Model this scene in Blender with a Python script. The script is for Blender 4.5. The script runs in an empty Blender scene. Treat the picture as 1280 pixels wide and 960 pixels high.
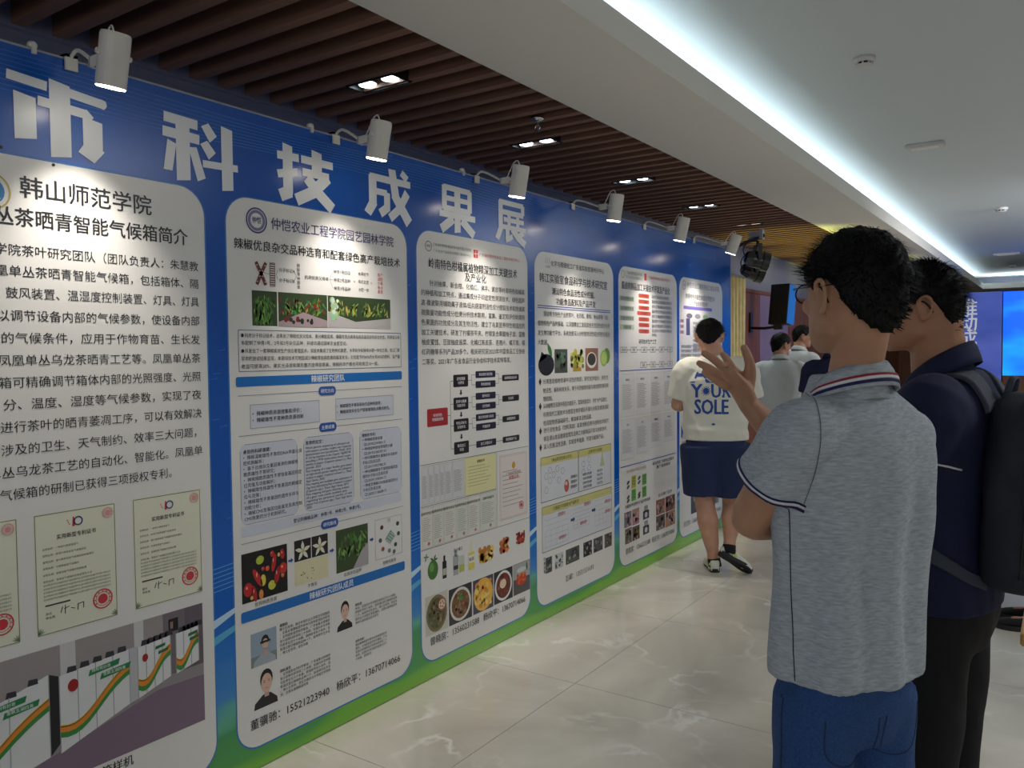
import bpy, bmesh, math, random
from mathutils import Vector, Matrix, noise
from mathutils.bvhtree import BVHTree
random.seed(7)
SC = bpy.context.scene
COL = SC.collection
PI = math.pi

# ---------------------------------------------------------------- camera
CAM = (2.4449, 0.0, 1.5268)
YAW, PITCH, ROLL, FPX = 0.60114, -0.038739, -0.009694, 1014.4
cd = bpy.data.cameras.new('camera'); cam = bpy.data.objects.new('camera', cd); COL.objects.link(cam)
cd.sensor_width = 36.0; cd.lens = FPX / 1280.0 * 36.0; cd.clip_start = 0.05; cd.clip_end = 100
_f = Vector((-math.sin(YAW) * math.cos(PITCH), math.cos(YAW) * math.cos(PITCH), math.sin(PITCH)))
_r = Vector((math.cos(YAW), math.sin(YAW), 0)); _u = _r.cross(_f)
_r2 = _r * math.cos(ROLL) + _u * math.sin(ROLL); _u2 = _u * math.cos(ROLL) - _r * math.sin(ROLL)
_m = Matrix((_r2, _u2, -_f)).transposed().to_4x4(); _m.translation = Vector(CAM)
cam.matrix_world = _m
SC.camera = cam

# ---------------------------------------------------------------- world, exposure
w = bpy.data.worlds.new('World'); SC.world = w; w.use_nodes = True
w.node_tree.nodes['Background'].inputs[0].default_value = (0.93, 0.96, 1.0, 1)
w.node_tree.nodes['Background'].inputs[1].default_value = 0.75
SC.view_settings.view_transform = 'Standard'; SC.view_settings.look = 'None'
SC.view_settings.gamma = 1.0; SC.view_settings.use_curve_mapping = False
SC.view_settings.exposure = 0.12


def area_light(name, loc, rot, sx, sy, power, color):
    l = bpy.data.lights.new(name, 'AREA'); l.shape = 'RECTANGLE'; l.size = sx; l.size_y = sy
    l.energy = power; l.color = color
    o = bpy.data.objects.new(name, l); COL.objects.link(o); o.location = loc; o.rotation_euler = rot
    return o


# LED strips lying in the ceiling cove (they shine up and sideways on the raised ceiling)
area_light('cove_strip_light', (0.62, 9.0, 2.90), (0, math.radians(180 - 30), 0), 0.05, 24.0, 95, (0.74, 0.90, 1.0))
area_light('cove_strip_light_far', (3.6, 21.3, 2.93), (math.radians(180 + 14), 0, 0), 5.4, 0.04, 60, (0.80, 0.92, 1.0))
# unseen fill panel added on the right to raise the hall's ambient light
area_light('hall_fill_light', (4.3, 3.6, 3.10), (0, 0, 0), 1.2, 1.2, 45, (0.93, 0.97, 1.0))
# a warm stage wash lamp on the floor lights the far slats gold
for _y in (9.7, 11.3, 12.9):
    _w = bpy.data.lights.new('warm_wash_light', 'SPOT'); _w.energy = 300; _w.color = (.92, .96, .20); _w.spot_size = math.radians(44); _w.spot_blend = .8; _w.shadow_soft_size = .1
    _wo = bpy.data.objects.new('warm_wash_light', _w); COL.objects.link(_wo); _wo.location = (-0.28, _y, 0.25); _wo.rotation_euler = (math.radians(180), 0, 0)
area_light('banner_fill_light', (3.9, 10.0, 3.0), (math.radians(62), 0, math.radians(32)), 0.8, 0.4, 90, (0.92, 0.95, 1.0))  # added out of view to brighten the blue banner
area_light('hall_fill_light_far', (4.3, 9.5, 3.10), (0, 0, 0), 1.2, 1.2, 60, (0.93, 0.97, 1.0))  # second added fill panel, unseen, for the far end


# ---------------------------------------------------------------- materials
def lin(c):
    return tuple(((x / 255.0) / 12.92 if x / 255.0 <= 0.04045 else ((x / 255.0 + 0.055) / 1.055) ** 2.4) for x in c)


def mat(name, col, rough=0.6, metal=0.0, spec=0.5, noise_s=0, noise_a=0.0, bump=0.0, bump_s=200, coat=0.0, emit=None, es=1.0, stretch=(1, 1, 1), coord='Object'):
    m = bpy.data.materials.new(name); m.use_nodes = True
    nt = m.node_tree; b = nt.nodes['Principled BSDF']
    c = lin(col) + (1,)
    b.inputs['Base Color'].default_value = c
    b.inputs['Roughness'].default_value = rough; b.inputs['Metallic'].default_value = metal
    b.inputs['Specular IOR Level'].default_value = spec
    b.inputs['Coat Weight'].default_value = coat; b.inputs['Coat Roughness'].default_value = 0.15
    if emit:
        b.inputs['Emission Color'].default_value = lin(emit) + (1,); b.inputs['Emission Strength'].default_value = es
    if noise_s or bump:
        tc = nt.nodes.new('ShaderNodeTexCoord'); mp = nt.nodes.new('ShaderNodeMapping')
        mp.inputs['Scale'].default_value = stretch
        nt.links.new(tc.outputs[coord], mp.inputs['Vector'])
    if noise_s:
        n = nt.nodes.new('ShaderNodeTexNoise'); n.inputs['Scale'].default_value = noise_s; n.inputs['Detail'].default_value = 5
        nt.links.new(mp.outputs[0], n.inputs['Vector'])
        r = nt.nodes.new('ShaderNodeValToRGB')
        r.color_ramp.elements[0].position = 0.3; r.color_ramp.elements[1].position = 0.7
        r.color_ramp.elements[0].color = tuple(max(0, x * (1 - noise_a)) for x in c[:3]) + (1,)
        r.color_ramp.elements[1].color = tuple(min(1, x * (1 + noise_a)) for x in c[:3]) + (1,)
        nt.links.new(n.outputs[0], r.inputs[0]); nt.links.new(r.outputs[0], b.inputs['Base Color'])
    if bump:
        n2 = nt.nodes.new('ShaderNodeTexNoise'); n2.inputs['Scale'].default_value = bump_s; n2.inputs['Detail'].default_value = 3
        nt.links.new(mp.outputs[0], n2.inputs['Vector'])
        bp = nt.nodes.new('ShaderNodeBump'); bp.inputs['Strength'].default_value = bump; bp.inputs['Distance'].default_value = 0.004
        nt.links.new(n2.outputs[0], bp.inputs['Height']); nt.links.new(bp.outputs[0], b.inputs['Normal'])
    return m


def slat_wood():
    m = mat('slat_wood', (134, 98, 80), 0.55, noise_s=3.0, noise_a=0.25, stretch=(1, 18, 18), coord='Generated')
    return m


M = dict(
    white_paint=mat('white_paint', (232, 228, 220), 0.8, bump=0.05, bump_s=60),
    ceiling_white=mat('ceiling_white', (205, 212, 214), 0.85),
    dark_void=mat('dark_void', (22, 22, 26), 0.9),
    band_grey=mat('band_grey', (128, 130, 146), 0.85),
    slat=slat_wood(),
    gold_slat=mat('gold_slat', (176, 128, 56), 0.5, noise_s=4, noise_a=.2),
    brown_wood=mat('brown_wood', (112, 62, 34), 0.45, noise_s=2.2, noise_a=0.3, stretch=(14, 14, 1)),
    purple_lit_wall=mat('purple_lit_wall', (120, 104, 140), 0.8, noise_s=2, noise_a=.12),
    alu=mat('aluminium', (170, 172, 175), 0.35, metal=0.9),
    lamp_white=mat('lamp_white', (214, 210, 202), 0.45, coat=0.2, noise_s=12, noise_a=0.04),
    lamp_glow=mat('lamp_glow', (255, 250, 235), 0.5, emit=(255, 246, 226), es=14),
    down_glow=mat('downlight_glow', (255, 255, 255), 0.5, emit=(225, 245, 255), es=9),
    black=mat('black_metal', (14, 14, 16), 0.4),
    black_gloss=mat('black_gloss', (9, 12, 14), 0.16, coat=0.6),
    chrome=mat('chrome', (200, 200, 205), 0.18, metal=1.0),
    curtain=mat('curtain_cloth', (206, 190, 140), 0.75, noise_s=9, noise_a=0.15, bump=0.3, bump_s=120),
    plastic_white=mat('plastic_white', (205, 205, 203), 0.5),
    tan_wood=mat('tan_wood', (206, 160, 98), 0.5, noise_s=2.5, noise_a=0.18, stretch=(12, 12, 1)),
    grout=mat('grout', (92, 88, 82), 0.9),
    board_edge=mat('board_edge', (150, 155, 165), 0.5),
)


def marble():
    m = bpy.data.materials.new('marble_tile'); m.use_nodes = True; nt = m.node_tree; b = nt.nodes['Principled BSDF']
    g = nt.nodes.new('ShaderNodeNewGeometry')
    N = nt.nodes.new; L = nt.links.new
    n1 = N('ShaderNodeTexNoise'); n1.inputs['Scale'].default_value = 1.3; n1.inputs['Detail'].default_value = 6; n1.inputs['Distortion'].default_value = 0.8
    L(g.outputs['Position'], n1.inputs['Vector'])
    r1 = N('ShaderNodeValToRGB'); e = r1.color_ramp.elements
    e[0].position = 0.32; e[0].color = lin((190, 184, 170)) + (1,); e[1].position = 0.68; e[1].color = lin((228, 222, 208)) + (1,)
    L(n1.outputs[0], r1.inputs[0])
    # veins: ridged noise
    n2 = N('ShaderNodeTexNoise'); n2.inputs['Scale'].default_value = 1.9; n2.inputs['Detail'].default_value = 7; n2.inputs['Distortion'].default_value = .3
    L(g.outputs['Position'], n2.inputs['Vector'])
    s = N('ShaderNodeMath'); s.operation = 'SUBTRACT'; s.inputs[1].default_value = 0.5; L(n2.outputs[0], s.inputs[0])
    a = N('ShaderNodeMath'); a.operation = 'ABSOLUTE'; L(s.outputs[0], a.inputs[0])
    r2 = N('ShaderNodeValToRGB'); e = r2.color_ramp.elements
    e[0].position = 0.0; e[0].color = (1, 1, 1, 1); e[1].position = 0.022; e[1].color = (0, 0, 0, 1)
    L(a.outputs[0], r2.inputs[0])
    n3 = N('ShaderNodeTexNoise'); n3.inputs['Scale'].default_value = 2.3; L(g.outputs['Position'], n3.inputs['Vector'])
    r3 = N('ShaderNodeValToRGB'); e = r3.color_ramp.elements; e[0].position = .45; e[1].position = .75; L(n3.outputs[0], r3.inputs[0])
    mu = N('ShaderNodeMath'); mu.operation = 'MULTIPLY'; L(r2.outputs[0], mu.inputs[0]); L(r3.outputs[0], mu.inputs[1])
    mx = N('ShaderNodeMixRGB'); mx.inputs[2].default_value = lin((246, 244, 238)) + (1,)
    L(mu.outputs[0], mx.inputs[0]); L(r1.outputs[0], mx.inputs[1]); L(mx.outputs[0], b.inputs['Base Color'])
    b.inputs['Roughness'].default_value = 0.14; b.inputs['Specular IOR Level'].default_value = 0.5
    return m


M['marble'] = marble()


# ---------------------------------------------------------------- helpers
def obj(name, bm, m, parent=None, smooth=False):
    me = bpy.data.meshes.new(name)
    if isinstance(bm, bmesh.types.BMesh):
        bmesh.ops.recalc_face_normals(bm, faces=bm.faces)
        bm.to_mesh(me); bm.free()
    else:
        me = bm
    if m: me.materials.append(m)
    if smooth:
        me.polygons.foreach_set('use_smooth', [True] * len(me.polygons))
    o = bpy.data.objects.new(name, me); COL.objects.link(o)
    if parent: o.parent = parent
    return o


def thing(name, label, cat, loc=(0, 0, 0), rotz=0, group=None):
    o = bpy.data.objects.new(name, None); COL.objects.link(o)
    o.location = loc; o.rotation_euler = (0, 0, rotz); o.empty_display_size = 0.1
    o['label'] = label; o['category'] = cat
    if group: o['group'] = group
    return o


def tag(o, label, cat, group=None):
    o['label'] = label; o['category'] = cat
    if group: o['group'] = group
    return o


def box(bm, x0, x1, y0, y1, z0, z1, mtx=None):
    vs = [bm.verts.new((x, y, z)) for z in (z0, z1) for y in (y0, y1) for x in (x0, x1)]
    for f in ((0, 1, 3, 2), (4, 6, 7, 5), (0, 4, 5, 1), (2, 3, 7, 6), (0, 2, 6, 4), (1, 5, 7, 3)):
        bm.faces.new([vs[i] for i in f])
    if mtx: bmesh.ops.transform(bm, matrix=mtx, verts=vs)
    return vs


def boxobj(name, d, m, parent=None):
    bm = bmesh.new(); box(bm, *d); return obj(name, bm, m, parent)


def struct(name, bm, m, parent=None):
    o = obj(name, bm, m, parent)
    if parent is None: o['kind'] = 'structure'
    return o


def frame_from(d):
    d = d.normalized(); a = Vector((0, 0, 1)) if abs(d.z) < 0.9 else Vector((1, 0, 0))
    s = d.cross(a).normalized(); return s, d.cross(s).normalized()


def catmull(P, n):
    P = [Vector(p) for p in P]
    if len(P) == 2 or n <= 1: return P, [float(i) for i in range(len(P))]
    out = []; ts = []
    for i in range(len(P) - 1):
        p0 = P[max(i - 1, 0)]; p1 = P[i]; p2 = P[i + 1]; p3 = P[min(i + 2, len(P) - 1)]
        for k in range(n):
            t = k / n
            out.append(0.5 * ((2 * p1) + (p2 - p0) * t + (2 * p0 - 5 * p1 + 4 * p2 - p3) * t * t + (3 * p1 - p0 - 3 * p2 + p3) * t ** 3)); ts.append(i + t)
    out.append(P[-1]); ts.append(float(len(P) - 1))
    return out, ts


def tube(bm, P, R, seg=12, n=4, caps='round', side=None):
    """closed loft along P; R = scalar / list of scalar or (a,b) radii; side = direction of first radius"""
    if not isinstance(R, (list, tuple)): R = [R] * len(P)
    R = [(r, r) if not isinstance(r, (tuple, list)) else r for r in R]
    Q, ts = catmull(P, n)
    rings = []
    def rad(t):
        i = min(int(t), len(R) - 2); f = t - i; f = f * f * (3 - 2 * f) if n > 1 else f
        return (R[i][0] * (1 - f) + R[i + 1][0] * f, R[i][1] * (1 - f) + R[i + 1][1] * f)
    prev = None; items = []
    for k, q in enumerate(Q):
        d = (Q[min(k + 1, len(Q) - 1)] - Q[max(k - 1, 0)])
        if d.length < 1e-9: d = Vector((0, 0, 1))
        d.normalize()
        if side is not None: s = Vector(side)
        elif prev is not None: s = prev
        else: s = frame_from(d)[0]
        s = (s - d * s.dot(d))
        if s.length < 1e-5: s = frame_from(d)[0]
        s.normalize(); prev = s
        items.append((q, d, s, rad(ts[k])))
    if caps == 'round':
        q, d, s, r = items[0]; m_ = min(r); pre = [(q - d * m_ * 0.95, d, s, (r[0] * .25, r[1] * .25)), (q - d * m_ * 0.7, d, s, (r[0] * .7, r[1] * .7)), (q - d * m_ * .35, d, s, (r[0] * .93, r[1] * .93))]
        q, d, s, r = items[-1]; m_ = min(r); post = [(q + d * m_ * .35, d, s, (r[0] * .93, r[1] * .93)), (q + d * m_ * 0.7, d, s, (r[0] * .7, r[1] * .7)), (q + d * m_ * 0.95, d, s, (r[0] * .25, r[1] * .25))]
        items = pre + items + post
    for q, d, s, r in items:
        t = d.cross(s)
        rings.append([bm.verts.new(q + s * (r[0] * math.cos(2 * PI * j / seg)) + t * (r[1] * math.sin(2 * PI * j / seg))) for j in range(seg)])
    for a, b in zip(rings[:-1], rings[1:]):
        for j in range(seg):
            bm.faces.new((a[j], a[(j + 1) % seg], b[(j + 1) % seg], b[j]))
    if caps != 'open':
        bm.faces.new(list(reversed(rings[0]))); bm.faces.new(rings[-1])
    return rings


def ellipsoid(bm, c, r, rot=None, seg=20, rings=12):
    m = Matrix.Translation(Vector(c))
    if rot is not None: m = m @ rot.to_4x4()
    m = m @ Matrix.Diagonal((r[0], r[1], r[2], 1))
    bmesh.ops.create_uvsphere(bm, u_segments=seg, v_segments=rings, radius=1, matrix=m)


def cyl(bm, a, b, r, r2=None, seg=16):
    return tube(bm, [a, b], [r, r if r2 is None else r2], seg=seg, n=1, caps='flat')


def copy_tree(o, parent=None):
    c = o.copy(); COL.objects.link(c)
    if parent: c.parent = parent
    for ch in list(o.children): copy_tree(ch, c)
    return c


# ---------------------------------------------------------------- setting
XW, XS, XL, ZC, ZU = -1.06, 0.21, 0.85, 2.85, 3.17
bm = bmesh.new(); box(bm, -1.2, 9.2, -5.0, 22.2, -0.12, -0.012)
floor = struct('floor', bm, M['grout'])
T = 1.045
bm = bmesh.new(); vs = box(bm, 0.0015, T - 0.0015, 0.0015, T - 0.0015, -0.011, 0)
tile_me = bpy.data.meshes.new('floor_tile'); bm.to_mesh(tile_me); bm.free(); tile_me.materials.append(M['marble'])
x0 = 0.59 - 2 * T
for i in range(10):
    for j in range(26):
        o = bpy.data.objects.new('floor_tile', tile_me); COL.objects.link(o); o.parent = floor
        o.location = (x0 + i * T, 2.15 - 6 * T + j * T, 0)
        if i < 2: pass
# left wall: dark grey upper wall, brown panelling and a bay with purple light put into its colour, beyond the board
bm = bmesh.new(); box(bm, XW - 0.12, XW, -5.0, 22.2, 0, 3.3)
wl = struct('wall_left', bm, M['band_grey'])
y = 10.15
k = 0
while y < 21.8:
    wd = 0.9 if k != 1 else 1.35
    boxobj('wall_panel', (XW - 0.002, XW + 0.03, y + .006, y + wd - .006, 0.0, 2.28), M['purple_lit_wall'] if k == 1 else M['brown_wood'], wl)
    y += wd; k += 1
boxobj('wall_panel_cap', (XW - 0.002, XW + 0.045, 10.15, 21.9, 2.285, 2.33), M['brown_wood'], wl)
# far wall and right wall
bm = bmesh.new(); box(bm, -1.2, 9.2, 22.0, 22.2, 0, 3.3)
wf = struct('wall_far', bm, M['band_grey'])
for i in range(9):
    boxobj('wall_panel', (-1.05 + i * 1.12 + .006, -1.05 + (i + 1) * 1.12 - .006, 21.96, 22.01, 0, 2.78), M['brown_wood'], wf)
bm = bmesh.new(); box(bm, 9.0, 9.2, -5.0, 22.2, 0, 3.3)
struct('wall_right', bm, M['white_paint'])
bm = bmesh.new(); box(bm, XW, XW + .03, -5.0, 22.0, ZC - .012, ZC + .15)
struct('trim_3', bm, M['band_grey'])
# ceilings
bm = bmesh.new(); box(bm, XW - .12, XS + .05, -5.0, 22.2, 3.02, 3.3)
cl = struct('ceiling', bm, M['dark_void'])
SP = 0.158
bm = bmesh.new(); box(bm, XW, XS, -0.026, 0.026, 0, 0.11)
sl_me = bpy.data.meshes.new('ceiling_slat'); bm.to_mesh(sl_me); bm.free(); sl_me.materials.append(M['slat'])
yy = 2.398 - 40 * SP
while yy < 21.9:
    o = bpy.data.objects.new('ceiling_slat', sl_me); COL.objects.link(o); o.parent = cl; o.location = (0, yy, ZC); yy += SP
bm = bmesh.new(); box(bm, XS, XL, -5.0, 22.2, ZC - 0.004, ZC + 0.02)
box(bm, XS, XS + .02, -5.0, 22.2, ZC + .0201, 3.1)
box(bm, XL - .02, XL, -5.0, 21.0, ZC + .0201, ZC + 0.118)
so = struct('trim_1', bm, M['white_paint'])
bm = bmesh.new(); box(bm, XL + .0002, 9.0, 21.0, 21.02, ZC + .0201, ZC + .118); box(bm, XL + .0002, 9.0, 21.0, 22.0, ZC - .004, ZC + .02)
struct('trim_2', bm, M['white_paint'])
bm = bmesh.new(); box(bm, XS + .02, 9.0, -5.0, 22.0, ZU, ZU + .1)
struct('ceiling_raised', bm, M['ceiling_white'])
for o_ in (bpy.data.objects['ceiling_raised'],): o_['kind'] = 'structure'

# recessed twin downlights in the slats
def twin_downlight(y, label):
    t = thing('twin_downlight', label, 'ceiling light', (-0.36, y, ZC), 0, 'twin downlights in the slatted ceiling')
    bm = bmesh.new()
    x0_, x1_, y0_, y1_ = -.155, .155, -.07, .07
    for d in ((x0_, x1_, y0_, y0_ + .012), (x0_, x1_, y1_ - .012, y1_), (x0_, x0_ + .012, y0_, y1_), (x1_ - .012, x1_, y0_, y1_)):
        box(bm, *d, -0.006, 0.1)
    box(bm, x0_, x1_, y0_, y1_, .1, .11)
    obj('housing', bm, M['black'], t)
    for sx in (-.076, .076):
        bm = bmesh.new()
        tube(bm, [(sx, 0, 0.012), (sx, 0, 0.05)], [.050, .044], seg=24, n=1, caps='open')
        obj('reflector', bm, M['chrome'], t, True)
        bm = bmesh.new(); tube(bm, [(sx, 0, 0.004), (sx, 0, 0.012)], [.040, .044], seg=24, n=1, caps='flat')
        obj('lens', bm, M['down_glow'], t)
    l = bpy.data.lights.new('downlight_beam', 'SPOT'); l.energy = 38; l.spot_size = math.radians(80); l.spot_blend = .7; l.shadow_soft_size = .05
    l.color = (.90, .97, 1.0); lo = bpy.data.objects.new('downlight_beam', l); COL.objects.link(lo); lo.parent = t; lo.location = (0, 0, -.012)
    return t


DL = [(1.56, 'twin downlight nearest the camera, above and left of the first lamp'),
      (2.96, 'nearest twin downlight in view, above the second white spotlight'),
      (4.385, 'twin downlight beside the fire sprinkler'),
      (5.785, 'third twin downlight from the left, above the fourth white spotlight'),
      (7.185, 'fourth twin downlight from the left, above the fifth white spotlight'),
      (8.53, 'farthest small twin downlight, just left of the gold-lit slats')]
for y_, lb in DL[1:]: twin_downlight(y_, lb)
twin_downlight(1.56, 'twin downlight above the camera side of the board, out of the picture')

# sprinkler in the slats
t = thing('fire_sprinkler', 'small chrome fire sprinkler hanging from the wooden slats', 'sprinkler', (-0.07, 3.95, ZC))
bm = bmesh.new(); tube(bm, [(0, 0, .012), (0, 0, 0), (0, 0, -.012)], [.042, .04, .012], seg=20, n=1, caps='flat'); obj('escutcheon', bm, M['chrome'], t, True)
bm = bmesh.new(); cyl(bm, (0, 0, -.01), (0, 0, -.05), .009, .007)
for s in (-1, 1): tube(bm, [(s * .008, 0, -.03), (s * .017, 0, -.045), (s * .004, 0, -.062)], .0025, seg=6, n=3)
obj('nozzle', bm, M['chrome'], t)
bm = bmesh.new(); cyl(bm, (0, 0, -.062), (0, 0, -.066), .018); obj('deflector', bm, M['chrome'], t)

# smoke detectors and small devices on the raised ceiling
def detector(x, y, r, label):
    t = thing('smoke_detector', label, 'smoke detector', (x, y, ZU))
    bm = bmesh.new(); tube(bm, [(0, 0, 0), (0, 0, -.014), (0, 0, -.026)], [r, r, r * .88], seg=28, n=1, caps='flat'); obj('base', bm, M['plastic_white'], t, True)
    bm = bmesh.new(); tube(bm, [(0, 0, -.026), (0, 0, -.04)], [r * .62, r * .62], seg=24, n=1, caps='flat'); obj('sensor_chamber', bm, M['black'], t)
    bm = bmesh.new()
    for k in range(8):
        a = 2 * PI * k / 8; m_ = Matrix.Rotation(a, 4, 'Z')
        box(bm, r * .55, r * .8, -.004, .004, -.042, -.024, m_)
    tube(bm, [(0, 0, -.04), (0, 0, -.05)], [r * .8, r * .55], seg=24, n=1, caps='flat')
    obj('cover', bm, M['plastic_white'], t)
    return t


detector(1.47, 4.97, .058, 'large round white smoke detector nearest the camera on raised ceiling')
detector(1.77, 11.19, .07, 'distant round white smoke detector at right edge of raised ceiling')
detector(1.50, 19.1, .07, 'farthest tiny smoke detector, above the blue stage screens')
def ceil_box(x, y, lx, ly, label):
    t = thing('emergency_light', label, 'ceiling fixture', (x, y, ZU))
    bm = bmesh.new(); box(bm, -lx, lx, -ly, ly, -.03, 0); bmesh.ops.bevel(bm, geom=bm.edges[:], offset=.006, segments=2, affect='EDGES'); obj('body', bm, M['plastic_white'], t)
    bm = bmesh.new(); box(bm, -lx * .7, lx * .7, -ly * .6, ly * .6, -.036, -.028); obj('diffuser', bm, M['white_paint'], t)
ceil_box(1.47, 7.32, .14, .06, 'white oblong fixture on raised ceiling beyond the nearest smoke detector')
ceil_box(1.53, 16.6, .2, .08, 'tiny distant oblong fixture on raised ceiling near the far cove')

# ---------------------------------------------------------------- far stage: standing blue banner, LED screen
def blue_print(name, c0, c1, sc=1.5):
    m = bpy.data.materials.new(name); m.use_nodes = True; nt = m.node_tree; b = nt.nodes['Principled BSDF']
    g = nt.nodes.new('ShaderNodeNewGeometry'); n = nt.nodes.new('ShaderNodeTexNoise'); n.inputs['Scale'].default_value = sc; n.inputs['Detail'].default_value = 2
    mp = nt.nodes.new('ShaderNodeMapping'); mp.inputs['Scale'].default_value = (1, 1, 2.5); nt.links.new(g.outputs['Position'], mp.inputs[0]); nt.links.new(mp.outputs[0], n.inputs['Vector'])
    r = nt.nodes.new('ShaderNodeValToRGB'); e = r.color_ramp.elements; e[0].position = .35; e[1].position = .65; e[0].color = lin(c0) + (1,); e[1].color = lin(c1) + (1,)
    nt.links.new(n.outputs[0], r.inputs[0]); nt.links.new(r.outputs[0], b.inputs['Base Color']); b.inputs['Roughness'].default_value = .4
    return m, r


M['banner_blue'], _ = blue_print('banner_blue', (66, 88, 186), (98, 116, 214), .8)
M['led_blue'], _rr = blue_print('led_blue', (8, 92, 236), (20, 150, 255), 1.1)
_b = M['led_blue'].node_tree.nodes['Principled BSDF']; M['led_blue'].node_tree.links.new(_rr.outputs[0], _b.inputs['Emission Color']); _b.inputs['Emission Strength'].default_value = 1.0
# ---------------------------------------------------------------- printing kit
INK = bpy.data.materials.new('print_ink'); INK.use_nodes = True
_nt = INK.node_tree; _b = _nt.nodes['Principled BSDF']; _vc = _nt.nodes.new('ShaderNodeVertexColor'); _vc.layer_name = 'Col'
_nt.links.new(_vc.outputs[0], _b.inputs['Base Color']); _b.inputs['Roughness'].default_value = .32; _b.inputs['Specular IOR Level'].default_value = .45
INK_C = INK.copy(); INK_C.name = 'cloth_print'; INK_C.node_tree.nodes['Principled BSDF'].inputs['Roughness'].default_value = .8
_gc = {}


def glyph(ch, bold=0.0):
    k = (ch, bold)
    if k in _gc: return _gc[k]
    def mk(s, off):
        c = bpy.data.curves.new('t', 'FONT'); c.body = s; c.size = 1; c.resolution_u = 2; c.offset = off
        o = bpy.data.objects.new('t', c); COL.objects.link(o)
        me = bpy.data.meshes.new_from_object(o.evaluated_get(bpy.context.evaluated_depsgraph_get()))
        V = [(v.co.x, v.co.y) for v in me.vertices]; F = [tuple(p.vertices) for p in me.polygons]
        bpy.data.objects.remove(o); bpy.data.curves.remove(c); bpy.data.meshes.remove(me)
        return V, F
    V, F = mk(ch, bold)
    if ord(ch) > 0x2000: adv = 1.0
    elif ch == ' ': adv = .3
    else:
        V2, _ = mk(ch + 'H', 0); adv = max(v[0] for v in V2) - .653
    _gc[k] = (V, F, adv); return _gc[k]


GREY = (60, 60, 66); INKB = (34, 32, 36)


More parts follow.
